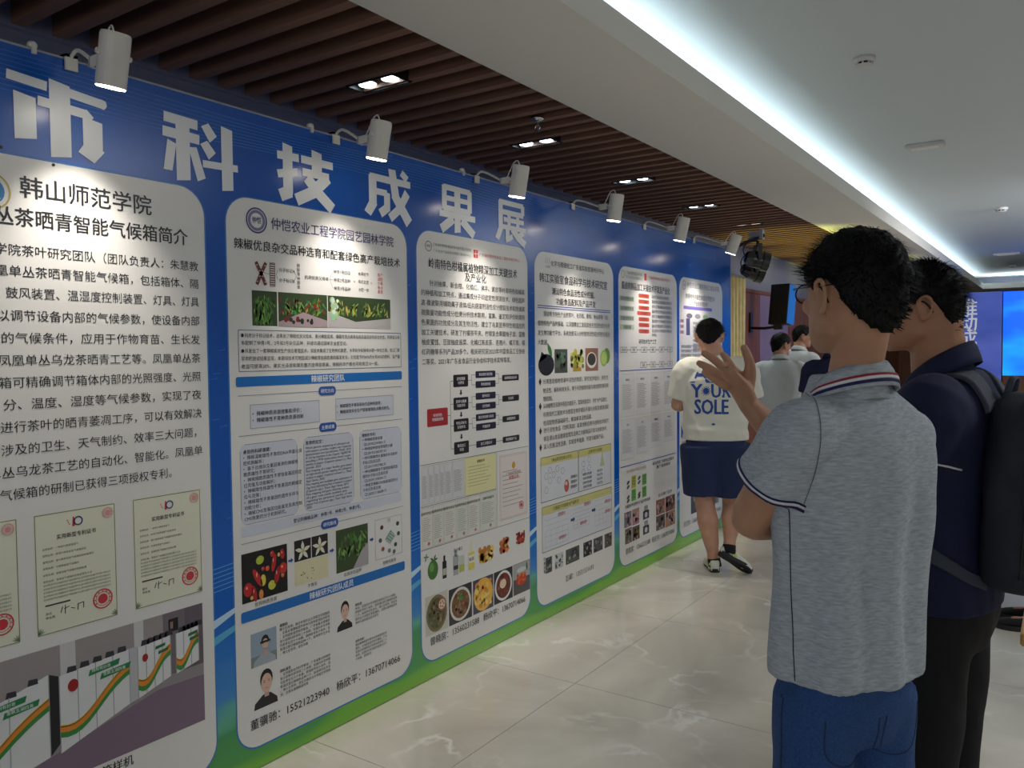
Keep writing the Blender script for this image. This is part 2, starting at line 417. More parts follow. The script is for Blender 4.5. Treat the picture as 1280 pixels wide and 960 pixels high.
class Print:
    """flat coloured print on the plane x = base (facing +x); u = world y, v = world z"""
    def __init__(s, base=0.0012): s.V = []; s.F = []; s.C = []; s.base = base; s.z = 0
    def poly(s, pts, col, layer=0):
        n = len(s.V); x = s.base + layer * .0003
        s.V += [(x, u, v) for u, v in pts]; s.F.append(tuple(range(n, n + len(pts)))); s.C.append(col)
    def rect(s, u0, u1, v0, v1, col, layer=0): s.poly([(u0, v0), (u1, v0), (u1, v1), (u0, v1)], col, layer)
    def rrect(s, u0, u1, v0, v1, r, col, layer=0, n=6):
        P = []
        for cx, cy, a in ((u1 - r, v0 + r, -90), (u1 - r, v1 - r, 0), (u0 + r, v1 - r, 90), (u0 + r, v0 + r, 180)):
            for k in range(n + 1):
                t = math.radians(a + 90 * k / n); P.append((cx + r * math.cos(t), cy + r * math.sin(t)))
        s.poly(P, col, layer)
    def ell(s, cu, cv, ru, rv, col, layer=0, n=14, rot=0):
        c, d = math.cos(rot), math.sin(rot)
        s.poly([(cu + ru * math.cos(t) * c - rv * math.sin(t) * d, cv + ru * math.cos(t) * d + rv * math.sin(t) * c) for t in (2 * PI * k / n for k in range(n))], col, layer)
    def line(s, pts, w, col, layer=0):
        for (a, b), (c, d) in zip(pts[:-1], pts[1:]):
            L = math.hypot(c - a, d - b) or 1e-9; nx, ny = -(d - b) / L * w / 2, (c - a) / L * w / 2
            s.poly([(a + nx, b + ny), (a - nx, b - ny), (c - nx, d - ny), (c + nx, d + ny)], col, layer)
    def frame(s, u0, u1, v0, v1, w, col, layer=0):
        s.line([(u0, v0), (u1, v0)], w, col, layer); s.line([(u0, v1), (u1, v1)], w, col, layer)
        s.line([(u0, v0), (u0, v1)], w, col, layer); s.line([(u1, v0), (u1, v1)], w, col, layer)
    def ring(s, cu, cv, r, w, col, layer=0, n=20, ru=1.0):
        for k in range(n):
            a, b = 2 * PI * k / n, 2 * PI * (k + 1) / n
            s.poly([(cu + (r - w) * math.cos(a) * ru, cv + (r - w) * math.sin(a)), (cu + r * math.cos(a) * ru, cv + r * math.sin(a)), (cu + r * math.cos(b) * ru, cv + r * math.sin(b)), (cu + (r - w) * math.cos(b) * ru, cv + (r - w) * math.sin(b))], col, layer)
    def leaf(s, u, v, L, w, ang, col, layer=0):
        P = []
        for k in range(7):
            t = k / 6; P.append((t * L, w * math.sin(PI * t) * (1 - .3 * t)))
        for k in range(5, 0, -1):
            t = k / 6; P.append((t * L, -w * math.sin(PI * t) * (1 - .3 * t)))
        c, d = math.cos(ang), math.sin(ang)
        s.poly([(u + x * c - y * d, v + x * d + y * c) for x, y in P], col, layer)
    def text(s, st, u, v, size, col=INKB, w=None, align='L', bold=0.0, layer=2, track=1.0):
        b0 = 0.0
        if bold > .011:
            sh = bold * size * 1.1
            s.text(st, u + sh, v + sh * .2, size, col, w, align, 0, layer + .6, track); s.text(st, u, v + sh * .6, size, col, w, align, 0, layer + .3, track)
        bold = b0
        adv = [glyph(c, bold)[2] * track for c in st]; tot = sum(adv) * size
        sx = (w / tot) if w else 1.0; tot *= sx
        x = u - (tot if align == 'R' else tot / 2 if align == 'C' else 0)
        X = s.base + layer * .0003
        for c, a in zip(st, adv):
            V, F, _ = glyph(c, bold)
            n = len(s.V)
            s.V += [(X, x + p[0] * size * sx, v + (p[1] - .37) * size) for p in V]
            for f in F: s.F.append(tuple(i + n for i in f)); s.C.append(col)
            x += a * size * sx
    def build(s, name, parent=None, m=None):
        me = bpy.data.meshes.new(name); me.from_pydata(s.V, [], s.F)
        ca = me.color_attributes.new('Col', 'FLOAT_COLOR', 'CORNER'); buf = []
        cache = {}
        for f, c in zip(s.F, s.C):
            if c not in cache: cache[c] = list(lin(c)) + [1.0]
            buf += cache[c] * len(f)
        ca.data.foreach_set('color', buf); me.materials.append(m or INK)
        o = bpy.data.objects.new(name, me); COL.objects.link(o)
        if parent: o.parent = parent
        return o


# ---------------------------------------------------------------- the exhibition backdrop
def board_material():
    m = bpy.data.materials.new('backdrop_print'); m.use_nodes = True; nt = m.node_tree; b = nt.nodes['Principled BSDF']; N = nt.nodes.new; L = nt.links.new
    tc = N('ShaderNodeTexCoord'); sp = N('ShaderNodeSeparateXYZ'); L(tc.outputs['Object'], sp.inputs[0])
    mp = N('ShaderNodeMapping'); mp.inputs['Scale'].default_value = (1, .55, 3.0); mp.inputs['Rotation'].default_value = (math.radians(-10), 0, 0); L(tc.outputs['Object'], mp.inputs[0])
    n = N('ShaderNodeTexNoise'); n.inputs['Scale'].default_value = 1.6; n.inputs['Detail'].default_value = 2; L(mp.outputs[0], n.inputs['Vector'])
    ma = N('ShaderNodeMath'); ma.operation = 'MULTIPLY_ADD'; ma.inputs[1].default_value = .30; L(n.outputs[0], ma.inputs[0]); L(sp.outputs[2], ma.inputs[2])
    sb = N('ShaderNodeMath'); sb.operation = 'MULTIPLY'; sb.inputs[1].default_value = 1 / 2.7; L(ma.outputs[0], sb.inputs[0])
    r = N('ShaderNodeValToRGB'); e = r.color_ramp.elements
    stops = [(0.0, (150, 195, 60)), (.075, (120, 185, 70)), (.085, (84, 160, 84)), (.135, (70, 150, 96)), (.16, (96, 176, 150)), (.178, (70, 140, 205)), (.22, (40, 120, 205)), (.30, (8, 96, 196)), (.42, (2, 84, 180)), (1.0, (2, 80, 176))]
    e[0].position = stops[0][0]; e[0].color = lin(stops[0][1]) + (1,); e[1].position = 1; e[1].color = lin(stops[-1][1]) + (1,)
    for p_, c_ in stops[1:-1]:
        q = e.new(p_); q.color = lin(c_) + (1,)
    L(sb.outputs[0], r.inputs[0]); L(r.outputs[0], b.inputs['Base Color'])
    b.inputs['Roughness'].default_value = .23; b.inputs['Specular IOR Level'].default_value = .45
    return m


M['backdrop'] = board_material()
BY0, BY1, BH = -0.6, 6.95, 2.40
bd = thing('exhibition_backdrop', 'long blue printed exhibition backdrop board with six white posters and a Chinese heading', 'display board', (0, 0, 0))
bm = bmesh.new(); box(bm, -.022, 0, BY0, BY1, 0.004, BH); obj('printed_board', bm, M['backdrop'], bd)
bm = bmesh.new(); box(bm, -.05, .0015, BY0, BY1, BH, BH + .006); box(bm, -.05, .0015, BY1, BY1 + .012, 0, BH + .006); obj('edge_trim', bm, M['board_edge'], bd)
for y_ in (0.4, 1.4, 2.4, 3.4, 4.4, 5.4, 6.4):
    bm = bmesh.new(); box(bm, -.062, -.022, y_ - .02, y_ + .02, 0, BH - .02); box(bm, -.55, -.022, y_ - .02, y_ + .02, 0, .03)
    tube(bm, [(-.53, y_, .02), (-.04, y_, 1.5)], .012, seg=8, n=1); obj('support_post', bm, M['alu'], bd)

# decorative wave lines of the board print
pr = Print(.0004)
for k in range(9):
    pr.line([(BY0 + .3 * i, 2.37 - .012 * k - .01 * math.sin(i * .9 + k * .2)) for i in range(25)], .0022, (40, 118, 205))
for (u, v, s_) in ((1.76, .60, 1), (2.775, .53, 1), (3.76, .53, 1), (4.79, .50, 1), (5.83, .47, 1), (6.82, .5, 1)):
    for k in range(6): pr.line([(u - .045, v + .1 + .016 * k), (u + .05, v + .108 + .016 * k)], .003, (90, 165, 225))
    pr.poly([(u - .05, v - .03), (u + .06, v + .015), (u + .06, v + .032), (u - .05, v + .0)], (190, 220, 240))
    pr.poly([(u - .05, v - .09), (u + .06, v - .05), (u + .06, v - .03), (u - .05, v - .06)], (90, 175, 215))
for k in range(26):
    u = random.choice((1.757, 2.772, 3.757, 4.78, 5.81, 6.84)) + random.uniform(-.04, .03); v = random.uniform(.8, 2.0); pr.line([(u, v), (u + .03, v + .004)], .003, (30, 112, 205))
pr.build('wave_lines', bd)


def heading_char(strokes, y0, name='heading_character'):
    P = Print(.0010); W_, H_ = .272, .208; z0 = 2.112
    lay = 0
    for st in strokes:
        w_, pts = st[0], st[1:]; lay += .3
        for i, ((a, b), (c, d)) in enumerate(zip(pts[:-1], pts[1:])):
            dx, dy = (c - a) * W_, (d - b) * H_; L_ = math.hypot(dx, dy) or 1e-9; ex, ey = dx / L_, dy / L_
            t = w_ * .5 * W_
            A = (y0 + a * W_, z0 + b * H_); B = (y0 + c * W_, z0 + d * H_)
            if i > 0: A = (A[0] - ex * t * .6, A[1] - ey * t * .6)
            sl = .16 * t if (abs(dy) > abs(dx)) else 0
            P.poly([(A[0] - ey * t, A[1] + ex * t - sl * (i == 0)), (A[0] + ey * t, A[1] - ex * t + sl * (i == 0)), (B[0] + ey * t, B[1] - ex * t - sl), (B[0] - ey * t, B[1] + ex * t + sl)], (232, 234, 238), layer=lay)
            lay += .15
            if i > 0: P.ell(y0 + a * W_, z0 + b * H_, t, t, (232, 234, 238), lay + .12, n=12)
    return P.build(name, bd)


HC = {
    1.095: [(.10, (0, .98), (.40, .94)), (.10, (.60, .93), (1.0, .88), (1.03, .87)), (.22, (.53, 1.04), (.53, .0)), (.10, (.30, .72), (.80, .68), (.86, .6)), (.22, (.88, .62), (.88, .20), (.80, .06)), (.22, (.17, .76), (.17, .16))],
    1.565: [(.12, (.02, .95), (.48, .93)), (.19, (.27, .95), (.27, 0)), (.12, (0, .72), (.50, .70)), (.12, (.12, .58), (.06, .12)), (.12, (.40, .56), (.52, .06)), (.13, (.58, .97), (.70, .76)), (.13, (.56, .68), (.68, .48)), (.09, (.54, .33), (1.06, .36)), (.17, (.90, 1.0), (.90, -.04))],
    2.03: [(.17, (.18, 1.0), (.18, .14), (.04, .06)), (.11, (0, .78), (.38, .80)), (.11, (0, .44), (.36, .54)), (.11, (.42, .80), (1.02, .80)), (.19, (.71, 1.0), (.71, .58)), (.11, (.44, .57), (.94, .57)), (.17, (.92, .56), (.62, .22), (.32, .03)), (.17, (.52, .48), (.74, .22), (1.0, -.02))],
    2.495: [(.11, (.08, .80), (1.02, .80)), (.17, (.14, .82), (.14, .26), (.02, .04)), (.10, (.14, .52), (.46, .52)), (.14, (.46, .54), (.46, .22), (.30, .08)), (.17, (.58, 1.04), (.66, .48), (.98, -.02)), (.14, (.94, .62), (.76, .26), (.52, .02)), (.12, (.80, 1.02), (.94, .90))],
    2.975: [(.13, (.14, 1.0), (.14, .48)), (.13, (.86, 1.0), (.86, .48)), (.10, (.12, .97), (.88, .97)), (.09, (.14, .73), (.86, .73)), (.10, (.12, .50), (.88, .50)), (.17, (.5, 1.0), (.5, -.02)), (.11, (0, .36), (1.02, .36)), (.16, (.38, .28), (.04, .0)), (.16, (.62, .28), (.98, -.02))],
    3.43: [(.10, (.12, .96), (.94, .96)), (.12, (.92, .98), (.92, .72)), (.10, (.94, .72), (.12, .72)), (.14, (.16, .98), (.16, .3), (.04, .02)), (.09, (.26, .54), (.96, .54)), (.11, (.44, .66), (.44, .36)), (.11, (.74, .66), (.74, .36)), (.09, (.22, .35), (1.02, .35)), (.13, (.38, .34), (.38, .04)), (.10, (.32, .02), (.56, .14)), (.15, (.54, .34), (.74, .14), (1.0, -.02)), (.11, (.94, .28), (.74, .16))],
}
for y_, st in HC.items(): heading_char(st, y_)
# tiny screws / pins on the print
for (u, v) in ((1.075, 2.108), (1.215, 2.085)):
    bm = bmesh.new(); cyl(bm, (0.0, u, v), (.003, u, v), .0045, seg=12); obj('pin', bm, M['black'], bd)

PZ0, PZ1 = .085, 2.092
PAPER = mat('poster_white', (226, 224, 222), .36, spec=.5)
POSTERS = [(.78, 1.712), (1.800, 2.741), (2.809, 3.722), (3.795, 4.736), (4.812, 5.772), (5.822, 6.748)]
PLAB = ['white poster about a tea-drying climate box with certificates, nearest the camera', 'white poster about hybrid chilli peppers with pepper photographs',
        'white poster about citrus processing with a black flow chart and food photographs', 'white poster with five fruit photographs and yellow-headed diagrams',
        'white poster with a column of orange boxes and dense tables', 'farthest white poster, half hidden behind the man in shorts']


def poster(i):
    u0, u1 = POSTERS[i]
    bm = bmesh.new(); P = []
    r = .095
    def outline(o_, xx):
        V = []
        for cx, cy, a in ((u1 - r, PZ0 + r, -90), (u1 - r, PZ1 - r, 0), (u0 + r, PZ1 - r, 90), (u0 + r, PZ0 + r, 180)):
            for k in range(9):
                t = math.radians(a + 90 * k / 8); V.append(bm.verts.new((xx, cx + (r + o_) * math.cos(t), cy + (r + o_) * math.sin(t))))
        return V
    a = outline(0, .0001); b = outline(0, .0008)
    bm.faces.new(b)
    for k in range(len(a)): bm.faces.new((a[k], a[(k + 1) % len(a)], b[(k + 1) % len(a)], b[k]))
    o = obj('poster', bm, PAPER, bd); o['label'] = PLAB[i]
    q = Print(.0003); q.rrect(u0 - .006, u1 + .006, PZ0 - .007, PZ1 + .004, r + .006, (44, 116, 190)); q.build('poster_border', o)
    return o


def photo_bg(P, u0, u1, v0, v1, c): P.rect(u0, u1, v0, v1, c, 0)
def jit(c, a): return tuple(max(0, min(255, int(x + random.uniform(-a, a)))) for x in c)
def blobs(P, u0, u1, v0, v1, n, cols, r, layer=1, kind='ell', ang=None, asp=1.0):
    for k in range(n):
        c = jit(random.choice(cols), 14); q = r * random.uniform(.6, 1.25)
        mu = min(q, (u1 - u0) * .45); mv = min(q * asp, (v1 - v0) * .45)
        u = random.uniform(u0 + mu, u1 - mu); v = random.uniform(v0 + mv, v1 - mv)
        if kind == 'ell': P.ell(u, v, mu, mv, c, layer + (k % 4) * .2, n=8)
        else:
            a = random.uniform(*ang); L_ = q * 2; L_ = min(L_, *( [ (u1 - u) / max(math.cos(a), 1e-3) if math.cos(a) > 0 else (u - u0) / max(-math.cos(a), 1e-3), (v1 - v) / max(math.sin(a), 1e-3) if math.sin(a) > 0 else (v - v0) / max(-math.sin(a), 1e-3)]))
            P.leaf(u, v, L_, q * .28, a, c, layer + (k % 4) * .2)


def seal(P, u, v, r, col=(205, 60, 74)):
    P.ring(u, v, r, r * .13, col, 3); P.ell(u, v, r * .5, r * .5, col, 3, 10); P.ring(u, v, r * .7, r * .05, col, 3)
    for k in range(9):
        a = math.radians(210 - 30 * k); P.rect(u + r * .77 * math.cos(a) - r * .06, u + r * .77 * math.cos(a) + r * .06, v + r * .77 * math.sin(a) - r * .06, v + r * .77 * math.sin(a) + r * .06, col, 3.3)


# ---- poster 1
o1 = poster(0)
tx = Print(); ph = Print()
tx.ring(1.045, 1.985, .052, .005, (190, 165, 95), 1, 28); tx.ell(1.045, 1.985, .036, .036, (60, 130, 190), 1, 20); tx.poly([(1.02, 1.965), (1.045, 2.01), (1.07, 1.965)], (235, 240, 245), 2)
tx.text('韩山师范学院', 1.118, 2.008, .066, w=.402, bold=.022)
tx.text('凤凰单丛茶晒青智能气候箱简介', .885, 1.921, .056, w=.762, bold=.022)
L1 = [('　　韩山师范学院茶叶研究团队（团队负责人：朱慧教', 1.828, 1), ('授）研制的凤凰单丛茶晒青智能气候箱，包括箱体、隔', 1.769, 1), ('热层、控制器、鼓风装置、温湿度控制装置、灯具、灯具', 1.708, 1),
      ('控制装置，可以调节设备内部的气候参数，使设备内部', 1.644, 1), ('形成特定可控的气候条件，应用于作物育苗、生长发', 1.581, 1), ('育研究，也是凤凰单丛乌龙茶晒青工艺等。凤凰单丛茶', 1.518, 1),
      ('智能晒青气候箱可精确调节箱体内部的光照强度、光照', 1.456, 1), ('时间、风速、分、温度、湿度等气候参数，实现了夜', 1.394, 1), ('间阴雨天也可进行茶叶的晒青萎凋工序，可以有效解决', 1.331, 1),
      ('传统日光晒青涉及的卫生、天气制约、效率三大问题，', 1.267, 1), ('实现了凤凰单丛乌龙茶工艺的自动化、智能化。凤凰单', 1.204, 1)]
for s_, v_, _ in L1: tx.text(s_, .836, v_, .0345, w=.849)
tx.text('丛茶晒青智能气候箱的研制已获得三项授权专利。', .836, 1.141, .0345, w=.752)
for (a, b) in ((.84, 1.085), (1.127, 1.371), (1.426, 1.672)):
    ph.rect(a, b, .716, 1.073, (226, 226, 206), 0); ph.frame(a + .004, b - .004, .720, 1.069, .0022, (120, 130, 105), 1)
    for k, (x_, y_) in enumerate(((a, .716), (b, .716))):
        sg = 1 if k == 0 else -1
        for q in range(4): ph.leaf(x_ + sg * .004, y_ + .006, .022, .003, math.radians(20 + 22 * q) if k == 0 else math.radians(160 - 22 * q), (150, 164, 135), 1.5)
    m_ = (a + b) / 2
    ph.poly([(m_ - .012, 1.022), (m_ - .004, 1.022), (m_ - .006, 1.05), (m_ - .010, 1.05)], (200, 50, 70), 2)
    ph.ring(m_ + .006, 1.036, .014, .004, (45, 60, 140), 2); [ph.ell(m_ - .02 - .003 * k, 1.03 + .006 * k, .002, .002, (200, 50, 70), 2, 6) for k in range(3)]
    seal(ph, b - .026, 1.045, .017, (222, 150, 150))
    ph.text('实用新型专利证书', m_, .998, .0155, (50, 48, 44), w=.118, align='C', bold=.02)
    for k in range(6): ph.text('发明名称：' + '一种茶叶晒青智能气候箱的控制装置及方法'[k:k + 9 + 3 * (k % 3)], a + .022, .968 - .019 * k, .0075, (105, 105, 95))
    for k in range(5): ph.text('本实用新型专利已由国家知识产权局依照中华人民共和国专利法授予专利权并颁发证书', a + .022, .862 - .0105 * k, .0065, (110, 110, 98), w=(b - a) - .044)
    ph.rect(a + .026, a + .098, .800, .8045, (70, 70, 66), 2)
    ph.text('局长', a + .026, .778, .009, (70, 70, 66)); ph.text('申长雨', a + .026, .766, .009, (70, 70, 66))
    c0 = a + .075
    ph.line([(c0, .789), (c0 - .006, .772)], .0022, INKB, 3); ph.line([(c0 + .004, .782), (c0 + .02, .786)], .0018, INKB, 3); ph.line([(c0 + .008, .792), (c0 + .007, .766)], .0022, INKB, 3); ph.line([(c0 + .024, .78), (c0 + .036, .775)], .002, INKB, 3); ph.line([(c0 + .046, .787), (c0 + .044, .768)], .0024, INKB, 3); ph.line([(c0 + .044, .786), (c0 + .062, .788), (c0 + .061, .77)], .0022, INKB, 3)
    seal(ph, b - .048, .782, .031)
# photograph of the climate boxes
U0, U1, V0, V1 = .83, 1.668, .270, .678
ph.rect(U0, U1, V0, V1, (150, 142, 146), 0); ph.rect(U0, U1, .5, V1, (158, 150, 150), .5)
ph.rect(1.19, 1.235, .5, V1, (205, 203, 204), .8); ph.rect(1.42, 1.452, .52, V1, (205, 203, 204), .8)
ph.rect(1.52, 1.60, V0 + .2, V1, (118, 108, 116), .9); ph.rect(1.60, U1, V0 + .2, V1, (104, 92, 104), .9)
ph.poly([(U0, V0), (U1, V0), (U1, .43), (1.5, .435), (1.1, .34), (U0, V0 + .02)], (128, 108, 128), 1)
ph.rect(1.54, 1.575, .612, .655, (30, 28, 32), 2); ph.rect(1.546, 1.556, .622, .645, (150, 120, 110), 2.3)
def cab(u0, u1, b0, b1, t0, t1, n, logo):
    ph.poly([(u0, b0), (u1, b1), (u1, t1), (u0, t0)], (222, 224, 226), 2)
    for k in range(n + 1):
        f = k / n; u = u0 + (u1 - u0) * f; ph.line([(u, b0 + (b1 - b0) * f), (u, t0 + (t1 - t0) * f)], .003, (165, 168, 172), 3)
    for k in range(5):
        f = .1 + .18 * k; u = u0 + (u1 - u0) * f; t = t0 + (t1 - t0) * f; ph.poly([(u, t), (u + .03, t), (u + .028, t + .016), (u + .004, t + .018)], (58, 58, 66), 2.5)
    m0, m1 = b0 + (t0 - b0) * .30, b1 + (t1 - b1) * .62
    S = [(u0 + (u1 - u0) * f, m0 + (m1 - m0) * (f ** 1.4) - .02 * math.sin(f * 5.6) * (1 - f * .3)) for f in [k / 10 for k in range(11)]]
    for off, c, wd in ((0, (232, 140, 50), .026), (-.014, (60, 140, 70), .016), (.013, (240, 205, 90), .006)):
        for (a, b), (c_, d) in zip(S[:-1], S[1:]):
            ph.poly([(a, b + off - wd / 2), (c_, d + off - wd / 2), (c_, d + off + wd / 2), (a, b + off + wd / 2)], c, 4 + (off < 0) * .3)
    uu = u0 + (u1 - u0) * .72; vv = t0 + (t1 - t0) * .72 - .03
    for dx, dy, s_ in (((-.04, 0, '精制有好茶'), (-.005, -.022, '香飘五湖四海')) if logo else ()):
        ph.poly([(uu + dx - .03, vv + dy - .010), (uu + dx + .065, vv + dy - .002), (uu + dx + .07, vv + dy + .016), (uu + dx - .025, vv + dy + .008)], (40, 130, 80), 5 - dy)
        ph.text(s_, uu + dx - .02, vv + dy + .004, .012, (240, 245, 240), layer=6)
cab(U0, 1.155, .285, .355, .51, .60, 3, 1)
ph.poly([(1.155, .355), (1.185, .385), (1.185, .585), (1.155, .60)], (40, 40, 46), 2)
cab(1.185, 1.402, .353, .425, .585, .60, 4, 1)
ph.ell(1.225, .545, .016, .019, (160, 40, 40), 5, 16)
ph.poly([(1.402, .425), (1.43, .43), (1.43, .60), (1.402, .60)], (190, 190, 196), 2)
cab(1.43, 1.545, .43, .465, .595, .603, 4, 0); [ph.poly([(u_, v_), (u_ + .035, v_ + .004), (u_ + .037, v_ + .014), (u_ + .002, v_ + .010)], (40, 110, 76), 5) for u_, v_ in ((1.49, .57), (1.50, .552), (1.61, .578), (1.615, .562))]; ph.ell(1.455, .555, .010, .013, (160, 40, 40), 5, 14)
cab(1.565, 1.650, .465, .485, .60, .607, 3, 0)
tx.text('晒青智能气候箱样机', 1.407, .243, .036, w=.315, align='R', bold=.012)
tx.build('printed_text', o1); ph.build('printed_pictures', o1)

# ---- poster 2
o2 = poster(1); tx = Print(); ph = Print()
VI = (66, 62, 120)
tx.ring(1.930, 2.016, .047, .006, VI, 1, 28); tx.ring(1.930, 2.016, .038, .011, (120, 120, 160), 1, 28); tx.text('仲恺', 1.930, 2.017, .026, VI, align='C', bold=.02, w=.04)
tx.text('仲恺农业工程学院园艺园林学院', 1.993, 2.014, .048, VI, w=.664, bold=.014)
tx.text('辣椒优良杂交品种选育和配套绿色高产栽培技术', 1.828, 1.925, .041, w=.869, bold=.022)
for sgn in (-1, 1):
    ph.line([(1.945 - sgn * .022, 1.866), (1.945, 1.825), (1.945 + sgn * .02, 1.784)], .014, (110, 50, 44), 2); [ph.ell(1.945 - sgn * .006 * k, 1.825 + .01 * k, .004, .002, (225, 200, 195), 3, 6) for k in (-3, -1, 1, 3)]
ph.frame(1.985, 2.008, 1.781, 1.868, .002, (90, 60, 50), 1)
for k in range(10): ph.rect(1.985, 2.008, 1.785 + .0085 * k, 1.789 + .0085 * k, (110, 60, 50), 2)
ph.line([(1.957, 1.83), (1.983, 1.825)], .0015, GREY, 1)
tx.text('分子标记A', 2.026, 1.845, .0165); tx.text('分子标记B', 2.026, 1.807, .0165)
for k, c in enumerate('辣椒育种群体'): tx.text(c, 2.112, 1.868 - .0165 * k, .0165)
for a in (1.845, 1.807): tx.line([(2.098, a), (2.11, 1.826)], .0012, GREY, 1)
tx.line([(2.014, 1.826), (2.022, 1.845)], .0012, GREY, 1); tx.line([(2.014, 1.826), (2.022, 1.807)], .0012, GREY, 1)
tx.text('抗病优良父母本', 2.150, 1.827, .0178)
for v_, s_ in ((1.859, '仲青1号四倍'), (1.826, '仲青2号品种'), (1.793, '仲青3号品种')): tx.text(s_, 2.301, v_, .0172, w=.093); tx.line([(2.28, 1.826), (2.297, v_)], .001, GREY, 1)
tx.text('+', 2.41, 1.827, .02); tx.text('+', 2.508, 1.827, .02, (200, 50, 50))
for v_, s_ in ((1.861, '水旱轮作'), (1.828, '有机氮肥'), (1.795, '水肥一体')): tx.text(s_, 2.438, v_, .0172, w=.062)
for k, s_ in enumerate(('高产', '减肥', '少病', '省水', '高效')): tx.text(s_, 2.552, 1.864 - .0178 * k, .0165, (205, 60, 60), bold=.01)
for (a, b) in ((1.902, 2.015), (2.021, 2.264), (2.268, 2.630)):
    ph.rect(a, b, 1.634, 1.762, (52, 70, 40), 0)
blobs(ph, 1.902, 2.015, 1.634, 1.762, 80, [(90, 140, 55), (60, 110, 40), (130, 175, 80), (40, 70, 30)], .017, 1, 'leaf', (4.1, 5.3))
blobs(ph, 2.021, 2.264, 1.675, 1.762, 90, [(70, 115, 50), (120, 160, 80), (50, 60, 36), (140, 50, 40)], .018, 1, 'leaf', (3.6, 5.6))
ph.poly([(2.021, 1.634), (2.264, 1.634), (2.264, 1.66), (2.14, 1.69), (2.021, 1.65)], (170, 150, 155), 3); blobs(ph, 2.03, 2.25, 1.638, 1.675, 12, [(40, 40, 36), (120, 40, 40)], .008, 3.4)
ph.poly([(2.268, 1.634), (2.630, 1.634), (2.630, 1.68), (2.42, 1.66), (2.30, 1.69), (2.268, 1.70)], (185, 180, 182), 1)
blobs(ph, 2.268, 2.630, 1.68, 1.762, 90, [(90, 130, 60), (140, 170, 80), (60, 80, 40), (190, 175, 90)], .02, 2, 'leaf', (3.6, 5.6)); blobs(ph, 2.27, 2.33, 1.66, 1.762, 14, [(215, 225, 215), (170, 200, 160)], .012, 3)
tx.frame(1.840, 2.694, 1.468, 1.617, .0022, (90, 110, 150), 1)
for v_, s_, w_ in ((1.598, '●利用分子标记技术，选育出了辣椒优良父母本，高对辣椒疫病、细菌性斑点病青枯病具备较好的综合抗性。利用该父母', .836), (1.571, '本配制了仲青1号、2号和3号杂交品种，并成功通过国家农业部登记。', .53), (1.542, '●开发出了一套辣椒高效生产综合管理技术。该技术集成了生物有机氮肥、水旱轮作和微喷水肥一体化方案。在江门夏', .836),
                   (1.514, '早市的测试结果显现，本栽培技术可明显减少辣椒青枯病危害的爆发安全，分别能节约60%的水和40%的肥料，且产量', .836), (1.486, '收益可提高20%，果实光泽度和果形整齐度得显提高，辣椒的丰产都也可能推迟10一级。', .712)):
    tx.text(s_, 1.850, v_, .0178, w=w_, bold=.008)
BL = (24, 110, 190)
def bar(v0, v1, s_):
    ph.rrect(1.825, 2.698, v0, v1, .008, BL, 1); tx.text(s_, 2.262, (v0 + v1) / 2, .030, (240, 244, 248), align='C', bold=.02, layer=3)
bar(1.413, 1.449, '辣椒研究团队'); bar(.558, .598, '辣椒研究团队成员')
def pill(v, s_):
    tx.line([(1.832, v), (2.696, v)], .0018, (100, 110, 130), 1); ph.rrect(2.210, 2.302, v - .018, v + .018, .0165, (50, 90, 170), 2); tx.text(s_, 2.256, v, .0175, (235, 240, 248), align='C', bold=.012, layer=4)
pill(1.381, '研究方向'); pill(1.236, '主要成果'); pill(.846, '研究路线')
for (a, b, v0, v1) in ((1.884, 2.212, 1.260, 1.346), (2.300, 2.640, 1.260, 1.346)): ph.rect(a, b, v0, v1, (206, 210, 222), 0); ph.frame(a, b, v0, v1, .0014, (130, 138, 155), 1)
tx.text('•辣椒种质资源搜集和评价；', 1.892, 1.313, .0185, bold=.012); tx.text('•辣椒雄性不育种质资源创新', 1.892, 1.289, .0185, bold=.012)
tx.text('•辣椒雄性不育系和杂交品种的选育；', 2.306, 1.316, .0165, w=.268, bold=.012); tx.text('•辣椒高效安全生产智能管理技术模式研究。', 2.306, 1.292, .0165, w=.32, bold=.012)
for (a, b) in ((1.836, 2.096), (2.129, 2.392), (2.430, 2.686)): ph.rrect(a, b, .914, 1.204, .022, (205, 210, 224), 0); 
for (a, b) in ((1.836, 2.096), (2.129, 2.392), (2.430, 2.686)):
    ph.line([(a + .02, 1.204), (b - .02, 1.204)], .0014, (120, 130, 150), 1); ph.line([(a + .02, .914), (b - .02, .914)], .0014, (120, 130, 150), 1); ph.line([(a, 1.18), (a, .935)], .0014, (120, 130, 150), 1); ph.line([(b, 1.18), (b, .935)], .0014, (120, 130, 150), 1)
ph.rrect(1.832, 2.684, .870, .908, .006, (205, 210, 224), 0); tx.text('登记的辣椒品种：仲青1号、仲青2号、仲青3号。', 2.071, .889, .0175, w=.37, bold=.012)
LA = ['承担的科研课题：', '•辣椒温敏雄性不育的DNA甲基化调', '控机制解析；', '•基于远缘杂交基因渐渗的辣椒核', '胞质雄性不育研究；', '•辣椒细胞质雄性不育恢复基因的定', '位克隆及功能解析；', '•辣椒隐性核雄性不育基因的精细定', '位与克隆；', '•辣椒雄性不育基因的遗传多样与', '功能分析；', '•辣椒CMS育基因功能鉴定及其控制', 'CMS恢复的分子机制研究。']
for k, s_ in enumerate(LA): tx.text(s_, 1.848, 1.177 - .0203 * k, .0168, bold=.02 if k == 0 else .008)
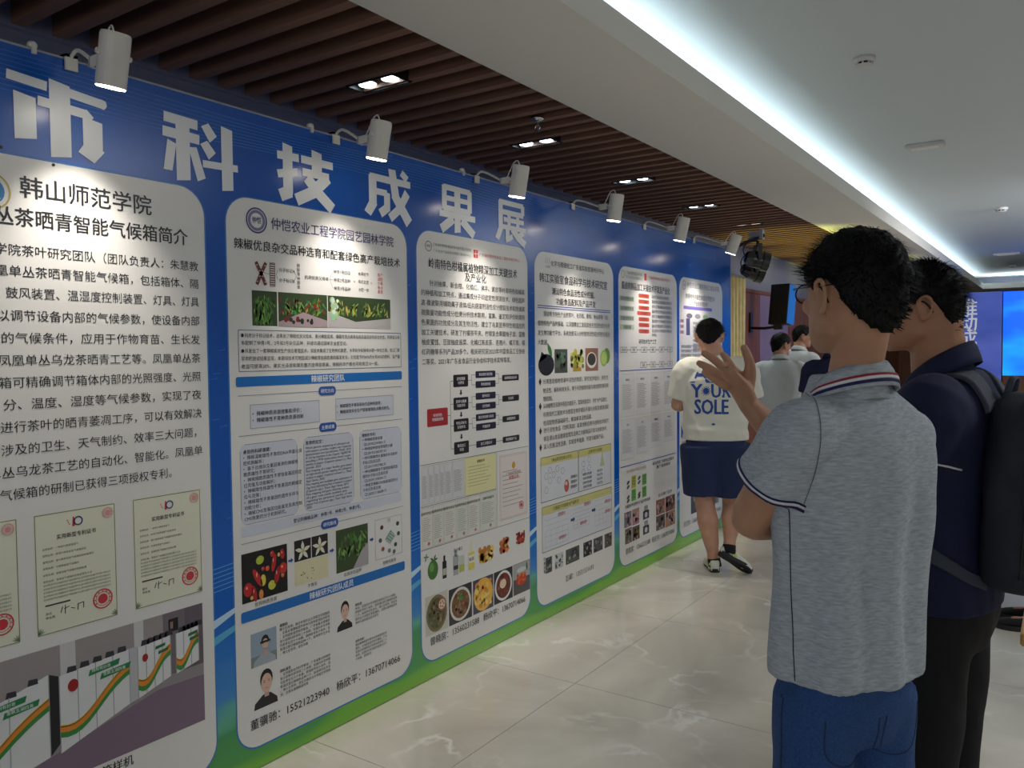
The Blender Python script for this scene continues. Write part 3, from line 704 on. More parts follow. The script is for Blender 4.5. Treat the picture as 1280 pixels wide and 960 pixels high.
LE = ['Whole genome sequencing of cultivated and', 'wild peppers provides insights into Capsicum', 'domestication and specialization. PNAS, 2014.', 'A 163 bp insertion in the Capana 10g000198', 'encoding a MYB transcription factor causes', 'sterility in pepper (Capsicum annuum L.). Plant', 'Journal, 2023.', 'Fine mapping of a major fertility gene based', 'on high-density genetic mapping and collinearity', 'analysis in pepper (Capsicum annuum L.). Theor', 'Appl Genet, 2020.', 'Fine mapping and candidate gene exploration of', 'ring locus determining fruit orientation in pepper', '(Capsicum spp.). Theor Appl Genet, 2014.', 'Fine mapping and gene silencing analysis', 'of a genic male sterile candidate gene', 'regulating the parenteral sterility of male', 'pepper fruit (Capsicum spp.). Theor Appl Genet,', '2020.']
tx.text('发表的论文：', 2.138, 1.182, .0168, bold=.02)
for k, s_ in enumerate(LE): tx.text(s_, 2.138, 1.163 - .0130 * k, .0132, w=min(.244, .0057 * len(s_)), bold=.004)
LP = ['授权的专利：', '一种辣椒疏果装置', '（ZL201822347854.3）', '一种辣椒种苗培育施肥大棚', '（ZL201921365787.X）', '一种可精确喷水灌溉的多功能炉', '子标记及其应用', '（ZL201710927982.9）', '一种与辣椒雄性不育恢复基因连', '锁的分子标记及其应用', '（ZL201911345541.7）', '一种鉴定辣椒CMS恢复基因的分', '子标记及其应用', '（ZL202011150289.7）']
for k, s_ in enumerate(LP): tx.text(s_, 2.444, 1.184 - .0193 * k, .0155, bold=.02 if k == 0 else .006)
# route pictures
ph.rect(1.831, 2.038, .628, .809, (16, 16, 18), 0)
RED = (190, 36, 40)
for (u, v, a, b, c, r_) in ((1.858, .675, .020, .026, RED, 0), (1.90, .71, .012, .04, RED, .5), (1.885, .655, .010, .032, (170, 30, 36), .2), (1.925, .695, .012, .022, (215, 205, 70), 0), (1.912, .773, .018, .016, (175, 200, 60), .3), (1.975, .75, .010, .034, RED, -.2), (1.99, .70, .012, .034, (175, 30, 40), -.3), (2.018, .72, .018, .022, (200, 44, 44), 0), (2.015, .775, .010, .02, RED, .1), (1.965, .668, .018, .018, (195, 200, 70), .4), (1.915, .645, .01, .018, (225, 140, 60), 0), (1.945, .735, .009, .010, (220, 90, 60), 0), (1.925, .738, .008, .008, (190, 60, 60), 0), (1.968, .785, .01, .012, (190, 44, 44), 0), (2.015, .695, .008, .01, (220, 120, 80), 0), (1.873, .642, .007, .008, (225, 190, 80), 0), (1.998, .775, .006, .008, (200, 210, 90), 0)):
    ph.ell(u, v, a, b, c, 1, 12, r_); ph.ell(u - a * .3, v + b * .3, a * .25, b * .25, jit((240, 170, 150), 20), 1.5, 6)
ph.rect(2.073, 2.156, .728, .810, (30, 28, 30), 0); ph.rect(2.160, 2.244, .728, .810, (30, 28, 30), 0); ph.rect(2.073, 2.244, .634, .725, (222, 216, 178), 0)
for cu in (2.115, 2.202):
    for k in range(5): ph.leaf(cu, .765, .04, .009, math.radians(20 + 72 * k), (225, 222, 205), 1)
    ph.ell(cu, .765, .008, .01, (200, 195, 120), 1.5, 8)
blobs(ph, 2.10, 2.18, .645, .70, 14, [(140, 130, 70), (120, 100, 60)], .0025, 1)
ph.rect(2.288, 2.470, .634, .810, (60, 78, 44), 0); blobs(ph, 2.288, 2.47, .68, .81, 70, [(80, 120, 60), (120, 160, 90), (50, 76, 36)], .02, 1, 'leaf', (4.0, 5.4)); ph.poly([(2.38, .634), (2.470, .634), (2.470, .73), (2.43, .70)], (172, 166, 172), 3)
ph.frame(2.514, 2.682, .640, .812, .0016, (150, 150, 155), 1); ph.poly([(2.575, .72), (2.605, .695), (2.64, .725), (2.61, .755)], (130, 160, 150), 2); [ph.line([(2.58 + .01 * k, .72 + .008 * k), (2.607 + .01 * k, .70 + .008 * k)], .002, (225, 232, 228), 3) for k in range(4)]
for (u, v, c) in ((2.555, .775, (90, 60, 60)), (2.60, .80, (190, 195, 195)), (2.655, .775, (60, 62, 66)), (2.66, .73, (60, 90, 66)), (2.64, .685, (50, 90, 70)), (2.60, .665, (120, 130, 120)), (2.56, .68, (150, 80, 60)), (2.545, .72, (90, 92, 94)), (2.63, .655, (110, 112, 116))): ph.ell(u, v, .010, .010, c, 2, 9)
for (u, v) in ((2.055, .74), (2.265, .735), (2.492, .735)): ph.rect(u - .012, u + .001, v - .004, v + .004, (50, 80, 170), 2); ph.poly([(u, v - .010), (u + .012, v), (u, v + .010)], (50, 80, 170), 2)
for (u, v, s_) in ((1.935, .613, '优异种质资源'), (2.160, .621, '不育系'), (2.378, .620, '优良杂交品种'), (2.60, .618, '智能化栽培')): tx.text(s_, u, v, .0168, align='C', bold=.006)
def portrait(P, u0, u1, v0, v1, bg, cloth, hair=True, k=1.0):
    w_, h_ = u1 - u0, v1 - v0; cu = u0 + w_ * .55
    if bg: P.rect(u0, u1, v0, v1, bg, 0)
    P.poly([(u0 + w_ * .08, v0), (u1 - w_ * .04, v0), (u1 - w_ * .06, v0 + h_ * .14), (cu + w_ * .14, v0 + h_ * .32), (cu - w_ * .14, v0 + h_ * .32), (u0 + w_ * .12, v0 + h_ * .16)], cloth, 1)
    P.rect(cu - w_ * .08, cu + w_ * .08, v0 + h_ * .25, v0 + h_ * .42, (205, 165, 145), 2)
    P.ell(cu, v0 + h_ * .70, w_ * .235 * k, h_ * .26 * k, (24, 22, 24), 1.5, 16)
    P.ell(cu, v0 + h_ * .60, w_ * .20 * k, h_ * .245 * k, (222, 184, 164), 2.5, 16)
    for s in (-1, 1): P.ell(cu + s * w_ * .085, v0 + h_ * .63, w_ * .03, h_ * .012, (50, 36, 34), 3, 6); P.line([(cu + s * w_ * .05, v0 + h_ * .67), (cu + s * w_ * .12, v0 + h_ * .67)], h_ * .012, (50, 40, 36), 3)
    P.line([(cu - w_ * .05, v0 + h_ * .47), (cu + w_ * .05, v0 + h_ * .47)], h_ * .015, (170, 100, 96), 3)
portrait(ph, 1.863, 1.980, .382, .508, (150, 168, 185), (165, 175, 185), k=.62)
ph.rect(1.863, 1.98, .382, .42, (130, 140, 140), .5); ph.rect(1.905, 1.95, .462, .470, (30, 28, 30), 5)
portrait(ph, 1.862, 1.985, .222, .368, None, (40, 38, 40)); portrait(ph, 2.277, 2.375, .393, .517, None, (30, 30, 34))
LO = '博士生导师，现任华南农业大学园艺学院教授，主要从事辣椒遗传育种与高效栽培技术研究，主持国家自然科学基金、广东省重点领域研发计划等科研项目二十余项，在国内外学术期刊发表论文六十余篇，获授权专利十余件，选育通过登记辣椒新品种八个，指导研究生多名。'
def block(u, v, w_, n, dv, sz, ttl=None, off=0, c=INKB):
    if ttl: tx.text(ttl, u, v, sz * 1.05, c, bold=.03); v -= dv
    m_ = int(w_ / sz)
    for k in range(n):
        s_ = ''.join(LO[(off + k * m_ + i) % len(LO)] for i in range(m_)); tx.text(s_[:m_ if k < n - 1 else max(3, int(m_ * .55))], u, v - dv * k, sz, c, w=w_ if k < n - 1 else None, bold=.006)
block(1.994, .503, .253, 7, .0152, .0125, '课题组', 0); block(1.992, .330, .254, 6, .0152, .0125, '团队成员', 40); block(2.388, .478, .256, 5, .0152, .0125, '研究员', 70); block(2.386, .325, .19, 5, .0152, .0118, '合作专家：', 22)
tx.text('董骥驰：15521223940', 1.853, .172, .042, w=.385, bold=.014); tx.text('杨欣平：13670714066', 2.275, .171, .042, w=.384, bold=.014)
tx.build('printed_text', o2); ph.build('printed_pictures', o2)

# ---- poster 3
o3 = poster(2); tx = Print(); ph = Print()
tx.ring(2.892, 2.022, .024, .003, GREY, 1, 20); tx.text('仲恺', 2.892, 2.022, .014, GREY, align='C')
tx.text('广东省岭南特色食品科学与技术重点实验室', 2.925, 2.034, .016, (96, 110, 96), w=.292); tx.text('广东省农产品安全大数据工程技术中心', 2.925, 2.006, .014, (130, 150, 132), w=.292)
ph.rect(3.237, 3.272, 2.0, 2.04, (210, 60, 56), 1); ph.line([(3.24, 2.02), (3.27, 2.02)], .004, (240, 225, 225), 3); ph.line([(3.255, 2.003), (3.255, 2.037)], .003, (240, 225, 225), 3)
tx.text('广东省岭南特色食品工程技术研究中心', 3.282, 2.019, .018, (205, 70, 66), w=.365)
tx.text('岭南特色柑橘属植物精深加工关键技术', 2.889, 1.944, .050, w=.732, bold=.022); tx.text('及产业化', 3.252, 1.898, .047, w=.178, align='C', bold=.022)
L3 = ['　　针对柚果、新会柑、化橘红、佛手、黄皮等岭南特色柑橘属', '的种植和加工特点，通过集成分子印迹定性溯源技术、绿色超声', '波-微波联用辅助离子液体/低共熔溶剂活性成分提取技术和快速高', '效微量功能性成分检测分析技术联用，富集、鉴定和评价岭南特', '色果蔬的功效成分及其生物活性。建立了与其营养特性相适应的', '加工关键技术，研发了柠檬茶平夹、柠檬复合果醋柚子酒、蓝糖', '柚皮蜜饯、豆豉柚皮酱菜、化橘红陈皮茶、连翘片、橘贝膏、橘', '红药糖等系列产品20多个。相关研究获2023年中国食品工业协会', '二等奖、2021年广东省食品行业协会科学技术奖特等奖。']
for k, s_ in enumerate(L3): tx.text(s_, 2.834, 1.852 - .0455 * k, .0305, w=.858 if k < 8 else .74)
def fbox(a, b, v0, v1, ls, c=(22, 20, 26)):
    ph.rrect(a, b, v0, v1, .006, c, 1, 3)
    for k, s_ in enumerate(ls): tx.text(s_, (a + b) / 2, (v0 + v1) / 2 + (len(ls) - 1) * .010 - .020 * k, .0165, (228, 226, 230), align='C', bold=.016, layer=3)
fbox(2.866, 3.018, 1.185, 1.268, ['岭南特色', '柑橘属植物'], (170, 36, 44))
for v, ls in ((1.392, ['定性溯源', '与评估']), (1.281, ['营养与健康', '功能评价']), (1.176, ['特色风味与', '生物转化']), (1.065, ['精深加工', '利用'])): fbox(3.063, 3.180, v - .03, v + .03, ls)
for v, s_ in ((1.418, '新会柑外观识别'), (1.368, '青皮柑特征'), (1.309, '营养成分'), (1.257, '活性物质'), (1.202, '微生物发酵与陈化'), (1.153, '代谢组学'), (1.067, '加工关键技术')): fbox(3.241, 3.412, v - .017, v + .017, [s_], (30, 26, 56))
for v, s_ in ((1.394, '品种溯源指纹库'), (1.285, '功效库'), (1.177, '发酵菌种库'), (1.068, '新型健康产品')): fbox(3.472, 3.628, v - .016, v + .016, [s_], (30, 28, 34))
G = (60, 60, 66)
ph.line([(3.018, 1.228), (3.04, 1.228)], .0022, G, 0); ph.line([(3.04, 1.065), (3.04, 1.392)], .0022, G, 0)
for v in (1.392, 1.281, 1.176, 1.065): ph.line([(3.04, v), (3.063, v)], .0022, G, 0)
for v, a, b in ((1.392, 1.368, 1.418), (1.281, 1.257, 1.309), (1.176, 1.153, 1.202)):
    ph.line([(3.18, v), (3.21, v)], .002, G, 0); ph.line([(3.21, a), (3.21, b)], .002, G, 0); ph.line([(3.44, a), (3.44, b)], .002, G, 0); ph.line([(3.44, v), (3.472, v)], .002, G, 0)
    for q in (a, b): ph.line([(3.21, q), (3.24, q)], .002, G, 0); ph.line([(3.412, q), (3.44, q)], .002, G, 0)
ph.line([(3.18, 1.067), (3.472, 1.067)], .002, G, 0)
for v in (1.336, 1.228, 1.12): ph.rect(3.116, 3.127, v - .004, v + .011, (24, 22, 26), 1); ph.poly([(3.109, v - .004), (3.121, v - .014), (3.134, v - .004)], (24, 22, 26), 1)
for v, b in ((1.012, 3.712), (.818, 3.41), (.617, 3.722)): tx.line([(2.812, v), (b, v)], .002, (60, 60, 60), 1)
tx.line([(3.416, .617), (3.416, 1.012)], .0015, (110, 110, 112), 1)
def doc(a, b, v0, v1, bg, n, title=None, tc=(70, 66, 60), sealp=None, fr=None):
    ph.rect(a, b, v0, v1, bg, 0); ph.frame(a, b, v0, v1, .001, (150, 150, 145), 1)
    w_ = b - a
    if title: tx.text(title, (a + b) / 2, v1 - (v1 - v0) * .14, min(.016, w_ * .2), tc, align='C', bold=.02)
    for k in range(n):
        v = v1 - (v1 - v0) * (.26 + .6 * k / n); l_ = .62 + .3 * ((k * 37) % 10) / 10
        ph.rect(a + w_ * .1, a + w_ * (.1 + l_ * .86), v, v + (v1 - v0) * .006 + .0008, jit((150, 148, 142), 10), 1)
    if sealp: seal(ph, a + w_ * sealp[0], v0 + (v1 - v0) * sealp[1], sealp[2])
    if fr: ph.frame(a + .008, b - .008, v0 + .008, v1 - .008, .0028, fr, 1.5)
for k, (a, b) in enumerate(((2.822, 2.866), (2.872, 2.906), (2.912, 2.95), (2.955, 2.985), (2.99, 3.045), (3.05, 3.138))): doc(a, b, .826, 1.004, (214, 214, 216), 16)
doc(3.146, 3.408, .822, 1.008, (228, 224, 168), 7, '荣誉证书'); doc(3.440, 3.698, .645, .987, (226, 216, 214), 9, None, (190, 60, 60), (.78, .16, .022), (222, 190, 190))
ph.ell(3.57, .925, .016, .019, (215, 160, 50), 2, 12); tx.text('广东省科学技术奖', 3.57, .885, .017, (120, 80, 60), align='C'); tx.text('荣誉证书', 3.57, .861, .023, (200, 60, 60), align='C', bold=.02)
for k, (a, b) in enumerate(((2.820, 2.893), (2.899, 2.975), (2.981, 3.070), (3.078, 3.165), (3.170, 3.262), (3.268, 3.408))): doc(a, b, .622, .812, (222, 220, 212) if k % 2 == 0 else (216, 218, 210), 12, '发明专利证书', sealp=(.62, .1, .009))
# products
ph.ell(2.893, .512, .038, .046, (70, 120, 50), 1, 18); ph.ell(2.885, .525, .016, .022, (110, 160, 80), 1.5, 12); [ph.leaf(2.9, .556, .03, .006, math.radians(q), (50, 110, 50), 2) for q in (10, 60, 150)]; [ph.leaf(2.845, .58, .02, .004, math.radians(q), (60, 130, 80), 2) for q in (0, 80, 160, 250)]
ph.rect(2.963, 2.993, .452, .535, (30, 26, 28), 1); ph.rect(2.971, 2.985, .535, .562, (30, 26, 28), 1); ph.rect(2.965, 2.991, .468, .50, (190, 180, 170), 2)
tx.text('瓜子螺王', 3.085, .570, .018, align='C', bold=.01); ph.rect(3.045, 3.085, .448, .545, (168, 172, 176), 1); ph.ell(3.065, .555, .012, .018, (150, 155, 160), 1, 10); ph.rect(3.09, 3.132, .452, .535, (196, 200, 190), 1); ph.rect(3.09, 3.132, .455, .49, (180, 190, 90), 2); ph.rect(3.047, 3.083, .475, .495, (60, 62, 70), 2)
ph.rect(3.165, 3.215, .448, .535, (222, 206, 96), 1); ph.rect(3.181, 3.199, .535, .59, (225, 222, 190), 1); ph.rect(3.167, 3.213, .48, .52, (235, 232, 220), 2); tx.text('柚酒', 3.19, .50, .02, bold=.02, align='C')
blobs(ph, 3.245, 3.385, .452, .545, 40, [(225, 170, 60), (240, 200, 110), (200, 130, 40)], .016, 1); blobs(ph, 3.43, 3.53, .468, .555, 40, [(200, 110, 50), (225, 150, 80), (170, 80, 40)], .013, 1); blobs(ph, 3.585, 3.675, .484, .558, 50, [(160, 40, 40), (190, 70, 50), (130, 30, 30)], .009, 1)
def bowl(a, b, v0, v1, bg, rim, food, n=50):
    ph.rect(a, b, v0, v1, bg, 0); cu, cv = (a + b) / 2, (v0 + v1) / 2; r1, r2 = (b - a) * .46, (v1 - v0) * .47
    ph.ell(cu, cv, r1, r2, rim, .8, 22); ph.ell(cu, cv, r1 * .84, r2 * .84, food[0], 1.2, 20)
    for k in range(n):
        t = random.uniform(0, 2 * PI); q = math.sqrt(random.random()) * .72; ph.ell(cu + r1 * q * math.cos(t), cv + r2 * q * math.sin(t), .010, .007, jit(random.choice(food), 20), 1.5 + (k % 4) * .2, 7, random.uniform(0, 3))
bowl(2.834, 3.000, .208, .394, (205, 200, 190), (120, 108, 70), [(92, 88, 52), (130, 120, 80), (70, 66, 44)]); ph.ring(2.955, .335, .032, .007, (160, 90, 60), 3); ph.ell(2.955, .335, .024, .024, (222, 205, 185), 2.8, 14); [ph.ell(2.955 + .013 * math.cos(q), .335 + .013 * math.sin(q), .006, .006, (170, 110, 80), 3.2, 6) for q in (0, 1.26, 2.5, 3.8, 5)]
bowl(3.008, 3.190, .210, .386, (46, 42, 50), (220, 215, 205), [(120, 82, 50), (90, 60, 40), (160, 120, 80)]); [ph.leaf(3.10, .33, .02, .006, q, (70, 150, 70), 3) for q in (0, .8, 1.6, 2.6, 4, 5)]
ph.rect(3.200, 3.373, .212, .384, (60, 62, 90), 0); ph.ell(3.287, .298, .082, .084, (235, 180, 80), .8, 20); blobs(ph, 3.21, 3.36, .225, .37, 60, [(240, 190, 80), (225, 150, 60), (245, 215, 120)], .012, 1.5)
bowl(3.380, 3.551, .215, .384, (34, 32, 34), (232, 232, 232), [(110, 40, 20), (90, 30, 20), (150, 70, 40)]); ph.ell(3.46, .31, .03, .025, (230, 205, 180), 3, 12)
ph.rect(3.558, 3.720, .217, .385, (84, 82, 82), 0); ph.rect(3.56, 3.718, .30, .383, (170, 175, 172), .6); ph.ell(3.635, .29, .052, .03, (190, 60, 36), 1.2, 16); blobs(ph, 3.59, 3.68, .265, .33, 26, [(210, 70, 40), (230, 120, 60)], .011, 1.5); ph.ell(3.635, .345, .045, .014, (205, 210, 208), 3, 14); ph.leaf(3.69, .33, .05, .008, 1.6, (50, 80, 40), 3)
tx.text('曾晓房：13560231588', 2.864, .177, .043, w=.385, bold=.014); tx.text('杨欣平：13670714066', 3.283, .176, .043, w=.388, bold=.014)
tx.build('printed_text', o3); ph.build('printed_pictures', o3)

# ---- poster 4
o4 = poster(3); tx = Print(); ph = Print()
tx.text('化学与精细化工广东省实验室潮州分中心', 3.962, 2.034, .034, w=.648, bold=.012); [tx.line([(3.905 + .02 * k, 2.03), (3.915 + .02 * k, 2.065)], .003, (120, 140, 125), 1) for k in range(3)]; tx.text('CHEM', 3.933, 2.012, .018, GREY, align='C')
tx.text('韩江实验室食品科学与技术研究室', 3.841, 1.946, .056, w=.812, bold=.024); tx.text('潮汕特色食品活性成分挖掘、', 3.976, 1.876, .044, w=.534, bold=.02); tx.text('功能食品配料及产品开发', 4.02, 1.819, .044, w=.477, bold=.02)
for v in (1.789, 1.777): ph.line([(3.822, v), (4.690, v)], .005, (66, 86, 160), 1)
L4 = ['　　围绕粤东特色产业的茶叶、老药桔、青梅、单丛茶等（动）', '植物特色产品的基础，以深度精加工发现其他天然活性成分与开', '发生物功能力平台，系统发掘深入分析植物活性成分评价与组分', '大数据。']
for k, s_ in enumerate(L4): tx.text(s_, 3.822, 1.744 - .0535 * k, .0325, w=.862 if k < 3 else None, bold=.006)
ph.ell(3.91, 1.455, .085, .062, (24, 24, 34), 1, 18); ph.poly([(3.835, 1.47), (3.86, 1.53), (3.92, 1.50)], (24, 24, 34), 1); ph.leaf(3.97, 1.50, .09, .02, math.radians(120), (70, 130, 60), 2)
ph.rect(4.0, 4.145, 1.405, 1.544, (74, 78, 72), 0); blobs(ph, 4.005, 4.14, 1.41, 1.53, 26, [(56, 74, 64), (90, 110, 90), (40, 46, 44)], .016, 1)
ph.rect(4.21, 4.31, 1.41, 1.44, (190, 150, 50), 1); blobs(ph, 4.175, 4.345, 1.425, 1.55, 46, [(190, 190, 80), (150, 160, 60), (215, 215, 120), (100, 110, 40)], .017, 1)
ph.rect(4.362, 4.525, 1.408, 1.549, (150, 104, 84), 0); ph.ell(4.44, 1.475, .066, .05, (226, 222, 218), 1, 18); ph.ell(4.44, 1.48, .052, .038, (44, 40, 42), 2, 16)
ph.ell(4.64, 1.50, .045, .05, (110, 150, 60), 1, 16); ph.ell(4.60, 1.485, .048, .052, (160, 200, 80), 1.5, 18); ph.ell(4.60, 1.485, .036, .04, (196, 220, 120), 2, 16)
L4b = [('分离鉴定植物资源中活性的物质，研究化学组分、评价生', 1.361, 1), ('物活性，解析构效关系，用于天然植物功能与疾病预防等药用', 1.309, 0), ('理机制。', 1.262, 0), ('从动植物及资源中筛选功能因子，富集制备成分、并扩大产品建立、', 1.222, 1), ('利用现代工程技术与感官生物学理论开展与关联及健康适配', 1.173, 0), ('性适配物质基础研究，精准解读活性因素。', 1.125, 0), ('进行活性食品（饮料添加）及其创新应用与创新技术研究', 1.083, 1), ('食及潮汕食品健康管理及适用之功能制品开发与创新技术。', 1.036, 0), ('深入挖掘活性因素、实现营养健康、开发功能新产品。', .990, 1)]
for s_, v_, bl in L4b:
    tx.text(s_, 3.872, v_, .031, w=.79 if len(s_) > 24 else None, bold=.006)
    if bl: ph.poly([(3.842 - .014, v_), (3.842, v_ - .022), (3.842 + .014, v_), (3.842, v_ + .022)], INKB, 1)
for (a, b, v0, v1, s_) in ((3.842, 4.262, .676, .930, '（单丛茶活性成分评价）'), (4.270, 4.692, .676, .930, '（活性评价与机制）'), (3.852, 4.697, .388, .647, '（功能因子的提取与产品研究）')):
    ph.rect(a, b, v0, v1, (212, 214, 222), 0); ph.rect(a, b, v1 - .045, v1, (206, 200, 130), .6); ph.frame(a, b, v0, v1, .003, (70, 66, 60), 1); tx.text(s_, a + .1, v1 - .024, .024, bold=.01)
for (cu, cv) in ((3.90, .82), (3.94, .85), (3.94, .79), (3.98, .82), (4.02, .85), (3.90, .74), (4.04, .78), (4.08, .83), (4.40, .81), (4.33, .79), (4.33, .84), (4.40, .86)):
    P6 = [(cu + .02 * math.cos(k * PI / 3), cv + .02 * math.sin(k * PI / 3)) for k in range(7)]; ph.line(P6, .0018, (90, 100, 110), 1)
ph.ell(4.125, .735, .028, .038, (190, 90, 80), 1, 14); ph.ell(4.12, .75, .016, .012, (220, 190, 190), 2, 10)
for k in range(3): tx.text('活性成分', 4.17, .78 - .03 * k, .02, bold=.02)
for k in range(4): tx.text('抗氧化降血糖', 4.32, .775 - .026 * k, .0185); tx.text('功能活性', 4.50, .775 - .026 * k, .0185)
ph.poly([(4.54, .80), (4.60, .80), (4.58, .86), (4.575, .89), (4.565, .89), (4.56, .86)], (190, 196, 150), 1)
for (u, v) in ((4.17, .52), (4.43, .535)): ph.rect(u, u + .03, v - .008, v + .008, (50, 70, 130), 2); ph.poly([(u + .03, v - .016), (u + .052, v), (u + .03, v + .016)], (50, 70, 130), 2)
for (u, v) in ((4.02, .58), (4.33, .59), (4.60, .565), (4.60, .50), (4.28, .48), (4.03, .44)): tx.text('活性因子', u, v, .022, (190, 50, 60), bold=.02)
for (a, b, v0, v1) in ((3.88, 4.14, .41, .60), (4.20, 4.40, .46, .60), (4.47, 4.68, .43, .62)):
    for k in range(7): ph.line([(a, v0 + (v1 - v0) * k / 6), (b, v0 + (v1 - v0) * k / 6)], .0012, (150, 152, 165), 1)
    for k in range(5): ph.line([(a + (b - a) * k / 4, v0), (a + (b - a) * k / 4, v0 + (v1 - v0) * .5)], .0012, (150, 152, 165), 1)
for k in range(4): tx.text('仪器设备'[k], 3.862, .35 - .024 * k, .022, bold=.02)
for (a, b, c) in ((3.886, 3.954, (70, 76, 82)), (3.985, 4.08, (196, 200, 206)), (4.110, 4.272, (78, 82, 80)), (4.322, 4.43, (30, 30, 32)), (4.450, 4.572, (90, 88, 86)), (4.598, 4.698, (96, 90, 80))):
    ph.rect(a, b, .262, .352, c, 0); blobs(ph, a, b, .264, .350, 24, [c, (150, 150, 150), (50, 50, 54)], .010, 1)
tx.text('彭卿：13531531693', 4.105, .180, .042, w=.349, bold=.008)
tx.build('printed_text', o4); ph.build('printed_pictures', o4)

# ---- poster 5
o5 = poster(4); tx = Print(); ph = Print()
tx.ring(4.875, 2.040, .026, .003, GREY, 1, 18); tx.text('广东省岭南特色食品科学与技术', 4.92, 2.055, .026, (96, 120, 100), w=.25); tx.text('农产品安全大数据中心', 4.92, 2.026, .022, (140, 160, 142), w=.25); ph.rect(5.205, 5.240, 2.02, 2.068, (210, 70, 60), 1); tx.text('广东省岭南特色食品工程技术研究中心', 5.27, 2.046, .024, (205, 80, 76), w=.38)
tx.text('酱卤肉制品加工关键技术开发及产业化', 4.852, 1.967, .056, w=.79, bold=.022)
for v, s_ in ((1.880, '原料肉预处理'), (1.815, '滚揉腌制技术'), (1.75, '定量卤制技术'), (1.69, '杀菌包装')): ph.rect(4.825, 5.04, v - .017, v + .017, (188, 200, 170), 0); tx.text(s_, 4.935, v, .028, w=.19 if len(s_) > 4 else .12, align='C', bold=.01)
for k, v in enumerate((1.911, 1.871, 1.828, 1.790, 1.749, 1.709, 1.666)): w_ = .085 if k != 3 else .108; ph.rrect(5.197 - w_, 5.197 + w_, v - .014, v + .014, .012, (208, 92, 62), 1); tx.text('分子风味' + '感知调控技术优'[k], 5.197, v, .022, (120, 30, 20), align='C', bold=.01, layer=3)
for k in range(8): tx.text('卤水定量卤制与风味固化保持技术研究'[(k * 3) % 6:][:11], 5.325, 1.913 - .0345 * k, .026, (70, 70, 76), w=.352 if k else .30)
tx.text('等特色。', 5.325, 1.642, .024, (70, 70, 76)); tx.text('研究技术生产工艺', 5.257, 1.594, .036, align='C', w=.29, bold=.008)
FL = [(4.835, 4.930, '原料肉'), (4.99, 5.08, '预煮'), (5.152, 5.24, '滚揉'), (5.30, 5.385, '腌制'), (5.45, 5.535, '卤煮'), (5.60, 5.688, '冷却')]
for a, b, s_ in FL: ph.frame(a, b, 1.520, 1.555, .003, (90, 90, 96), 1); tx.text(s_, (a + b) / 2, 1.537, .022, align='C')
for (a, b, _), (c, d, _) in zip(FL[:-1], FL[1:]): ph.line([(b, 1.537), (c, 1.537)], .003, (70, 70, 76), 1)
for a, b, s_ in ((5.14, 5.235, '成品'), (5.30, 5.385, '杀菌'), (5.45, 5.535, '包装'), (5.60, 5.688, '切片')): ph.frame(a, b, 1.414, 1.450, .003, (90, 90, 96), 1); tx.text(s_, (a + b) / 2, 1.432, .022, align='C')
ph.line([(5.644, 1.52), (5.644, 1.45)], .003, (70, 70, 76), 1); ph.line([(5.535, 1.432), (5.60, 1.432)], .003, (70, 70, 76), 1); ph.line([(5.385, 1.432), (5.45, 1.432)], .003, (70, 70, 76), 1); ph.line([(5.235, 1.432), (5.3, 1.432)], .003, (70, 70, 76), 1)
for v in (1.398, .755): ph.line([(4.825, v), (5.745, v)], .006, (60, 90, 170), 1)
for k in range(4):
    a = 4.838 + .228 * k
    doc(a, a + .20, .80 + .02 * k, 1.07, (218, 218, 222), 18, '论文' if k < 2 else '专利证书'); doc(a, a + .20, 1.09, 1.376, (220, 220, 224), 20, '发表论文')
for (a, b, v0, v1, c) in ((4.99, 5.06, .592, .676, (190, 190, 60)), (5.158, 5.23, .592, .668, (110, 180, 80)), (4.99, 5.06, .505, .585, (110, 185, 80)), (5.158, 5.228, .505, .58, (110, 185, 80))): ph.rect(a, b, v0, v1, c, 1); [tx.text('质量安全'[:3], (a + b) / 2, v1 - .017 - .02 * k, .017, align='C') for k in range(3)]
for (u, v) in ((4.94, .64), (4.94, .61), (5.11, .65), (5.11, .62), (4.94, .54), (4.94, .515), (5.11, .54), (5.11, .52)): ph.ell(u, v, .024, .011, (70, 80, 60), 1, 8, .4)
tx.text('技术先进性水平及经济社会效益', 5.07, .716, .024, (170, 140, 110), align='C', w=.31); tx.text('研究成果及广东省农业主推技术', 5.52, .722, .026, align='C', w=.38, bold=.02); tx.text('推广应用情况', 5.52, .690, .026, align='C', w=.25, bold=.02)
for v0, v1 in ((.60, .665), (.52, .585)):
    for k in range(9): ph.line([(5.36 + .045 * k, v0), (5.385 + .045 * k, v1), (5.405 + .045 * k, v0 + .02)], .002, (190, 190, 190), 1)
tx.text('关键技术应用与产品开发效果', 5.09, .480, .025, align='C', w=.40, bold=.02); tx.text('企业推广应用', 5.55, .480, .026, align='C', w=.25, bold=.01)
for (a, b, v0, v1, c) in ((4.88, 4.99, .340, .443, (120, 118, 130)), (5.0, 5.11, .336, .445, (186, 120, 140)), (4.89, 4.993, .226, .330, (112, 100, 96)), (5.0, 5.115, .228, .325, (104, 84, 70)), (5.39, 5.545, .337, .446, (150, 96, 80)), (5.555, 5.73, .335, .448, (130, 70, 56)), (5.39, 5.545, .224, .33, (104, 84, 70)), (5.555, 5.73, .22, .33, (170, 120, 80))):
    ph.rect(a, b, v0, v1, c, 0); blobs(ph, a, b, v0, v1, 22, [c, jit(c, 60), (60, 46, 44), (190, 160, 150)], .018, 1)
for v0 in (.335, .228): ph.rect(5.17, 5.27, v0 + .01, v0 + .07, (70, 72, 76), 1); ph.rect(5.19, 5.25, v0 + .06, v0 + .105, (150, 152, 156), 1); ph.ell(5.22, v0 + .04, .022, .02, (200, 200, 205), 2, 10)
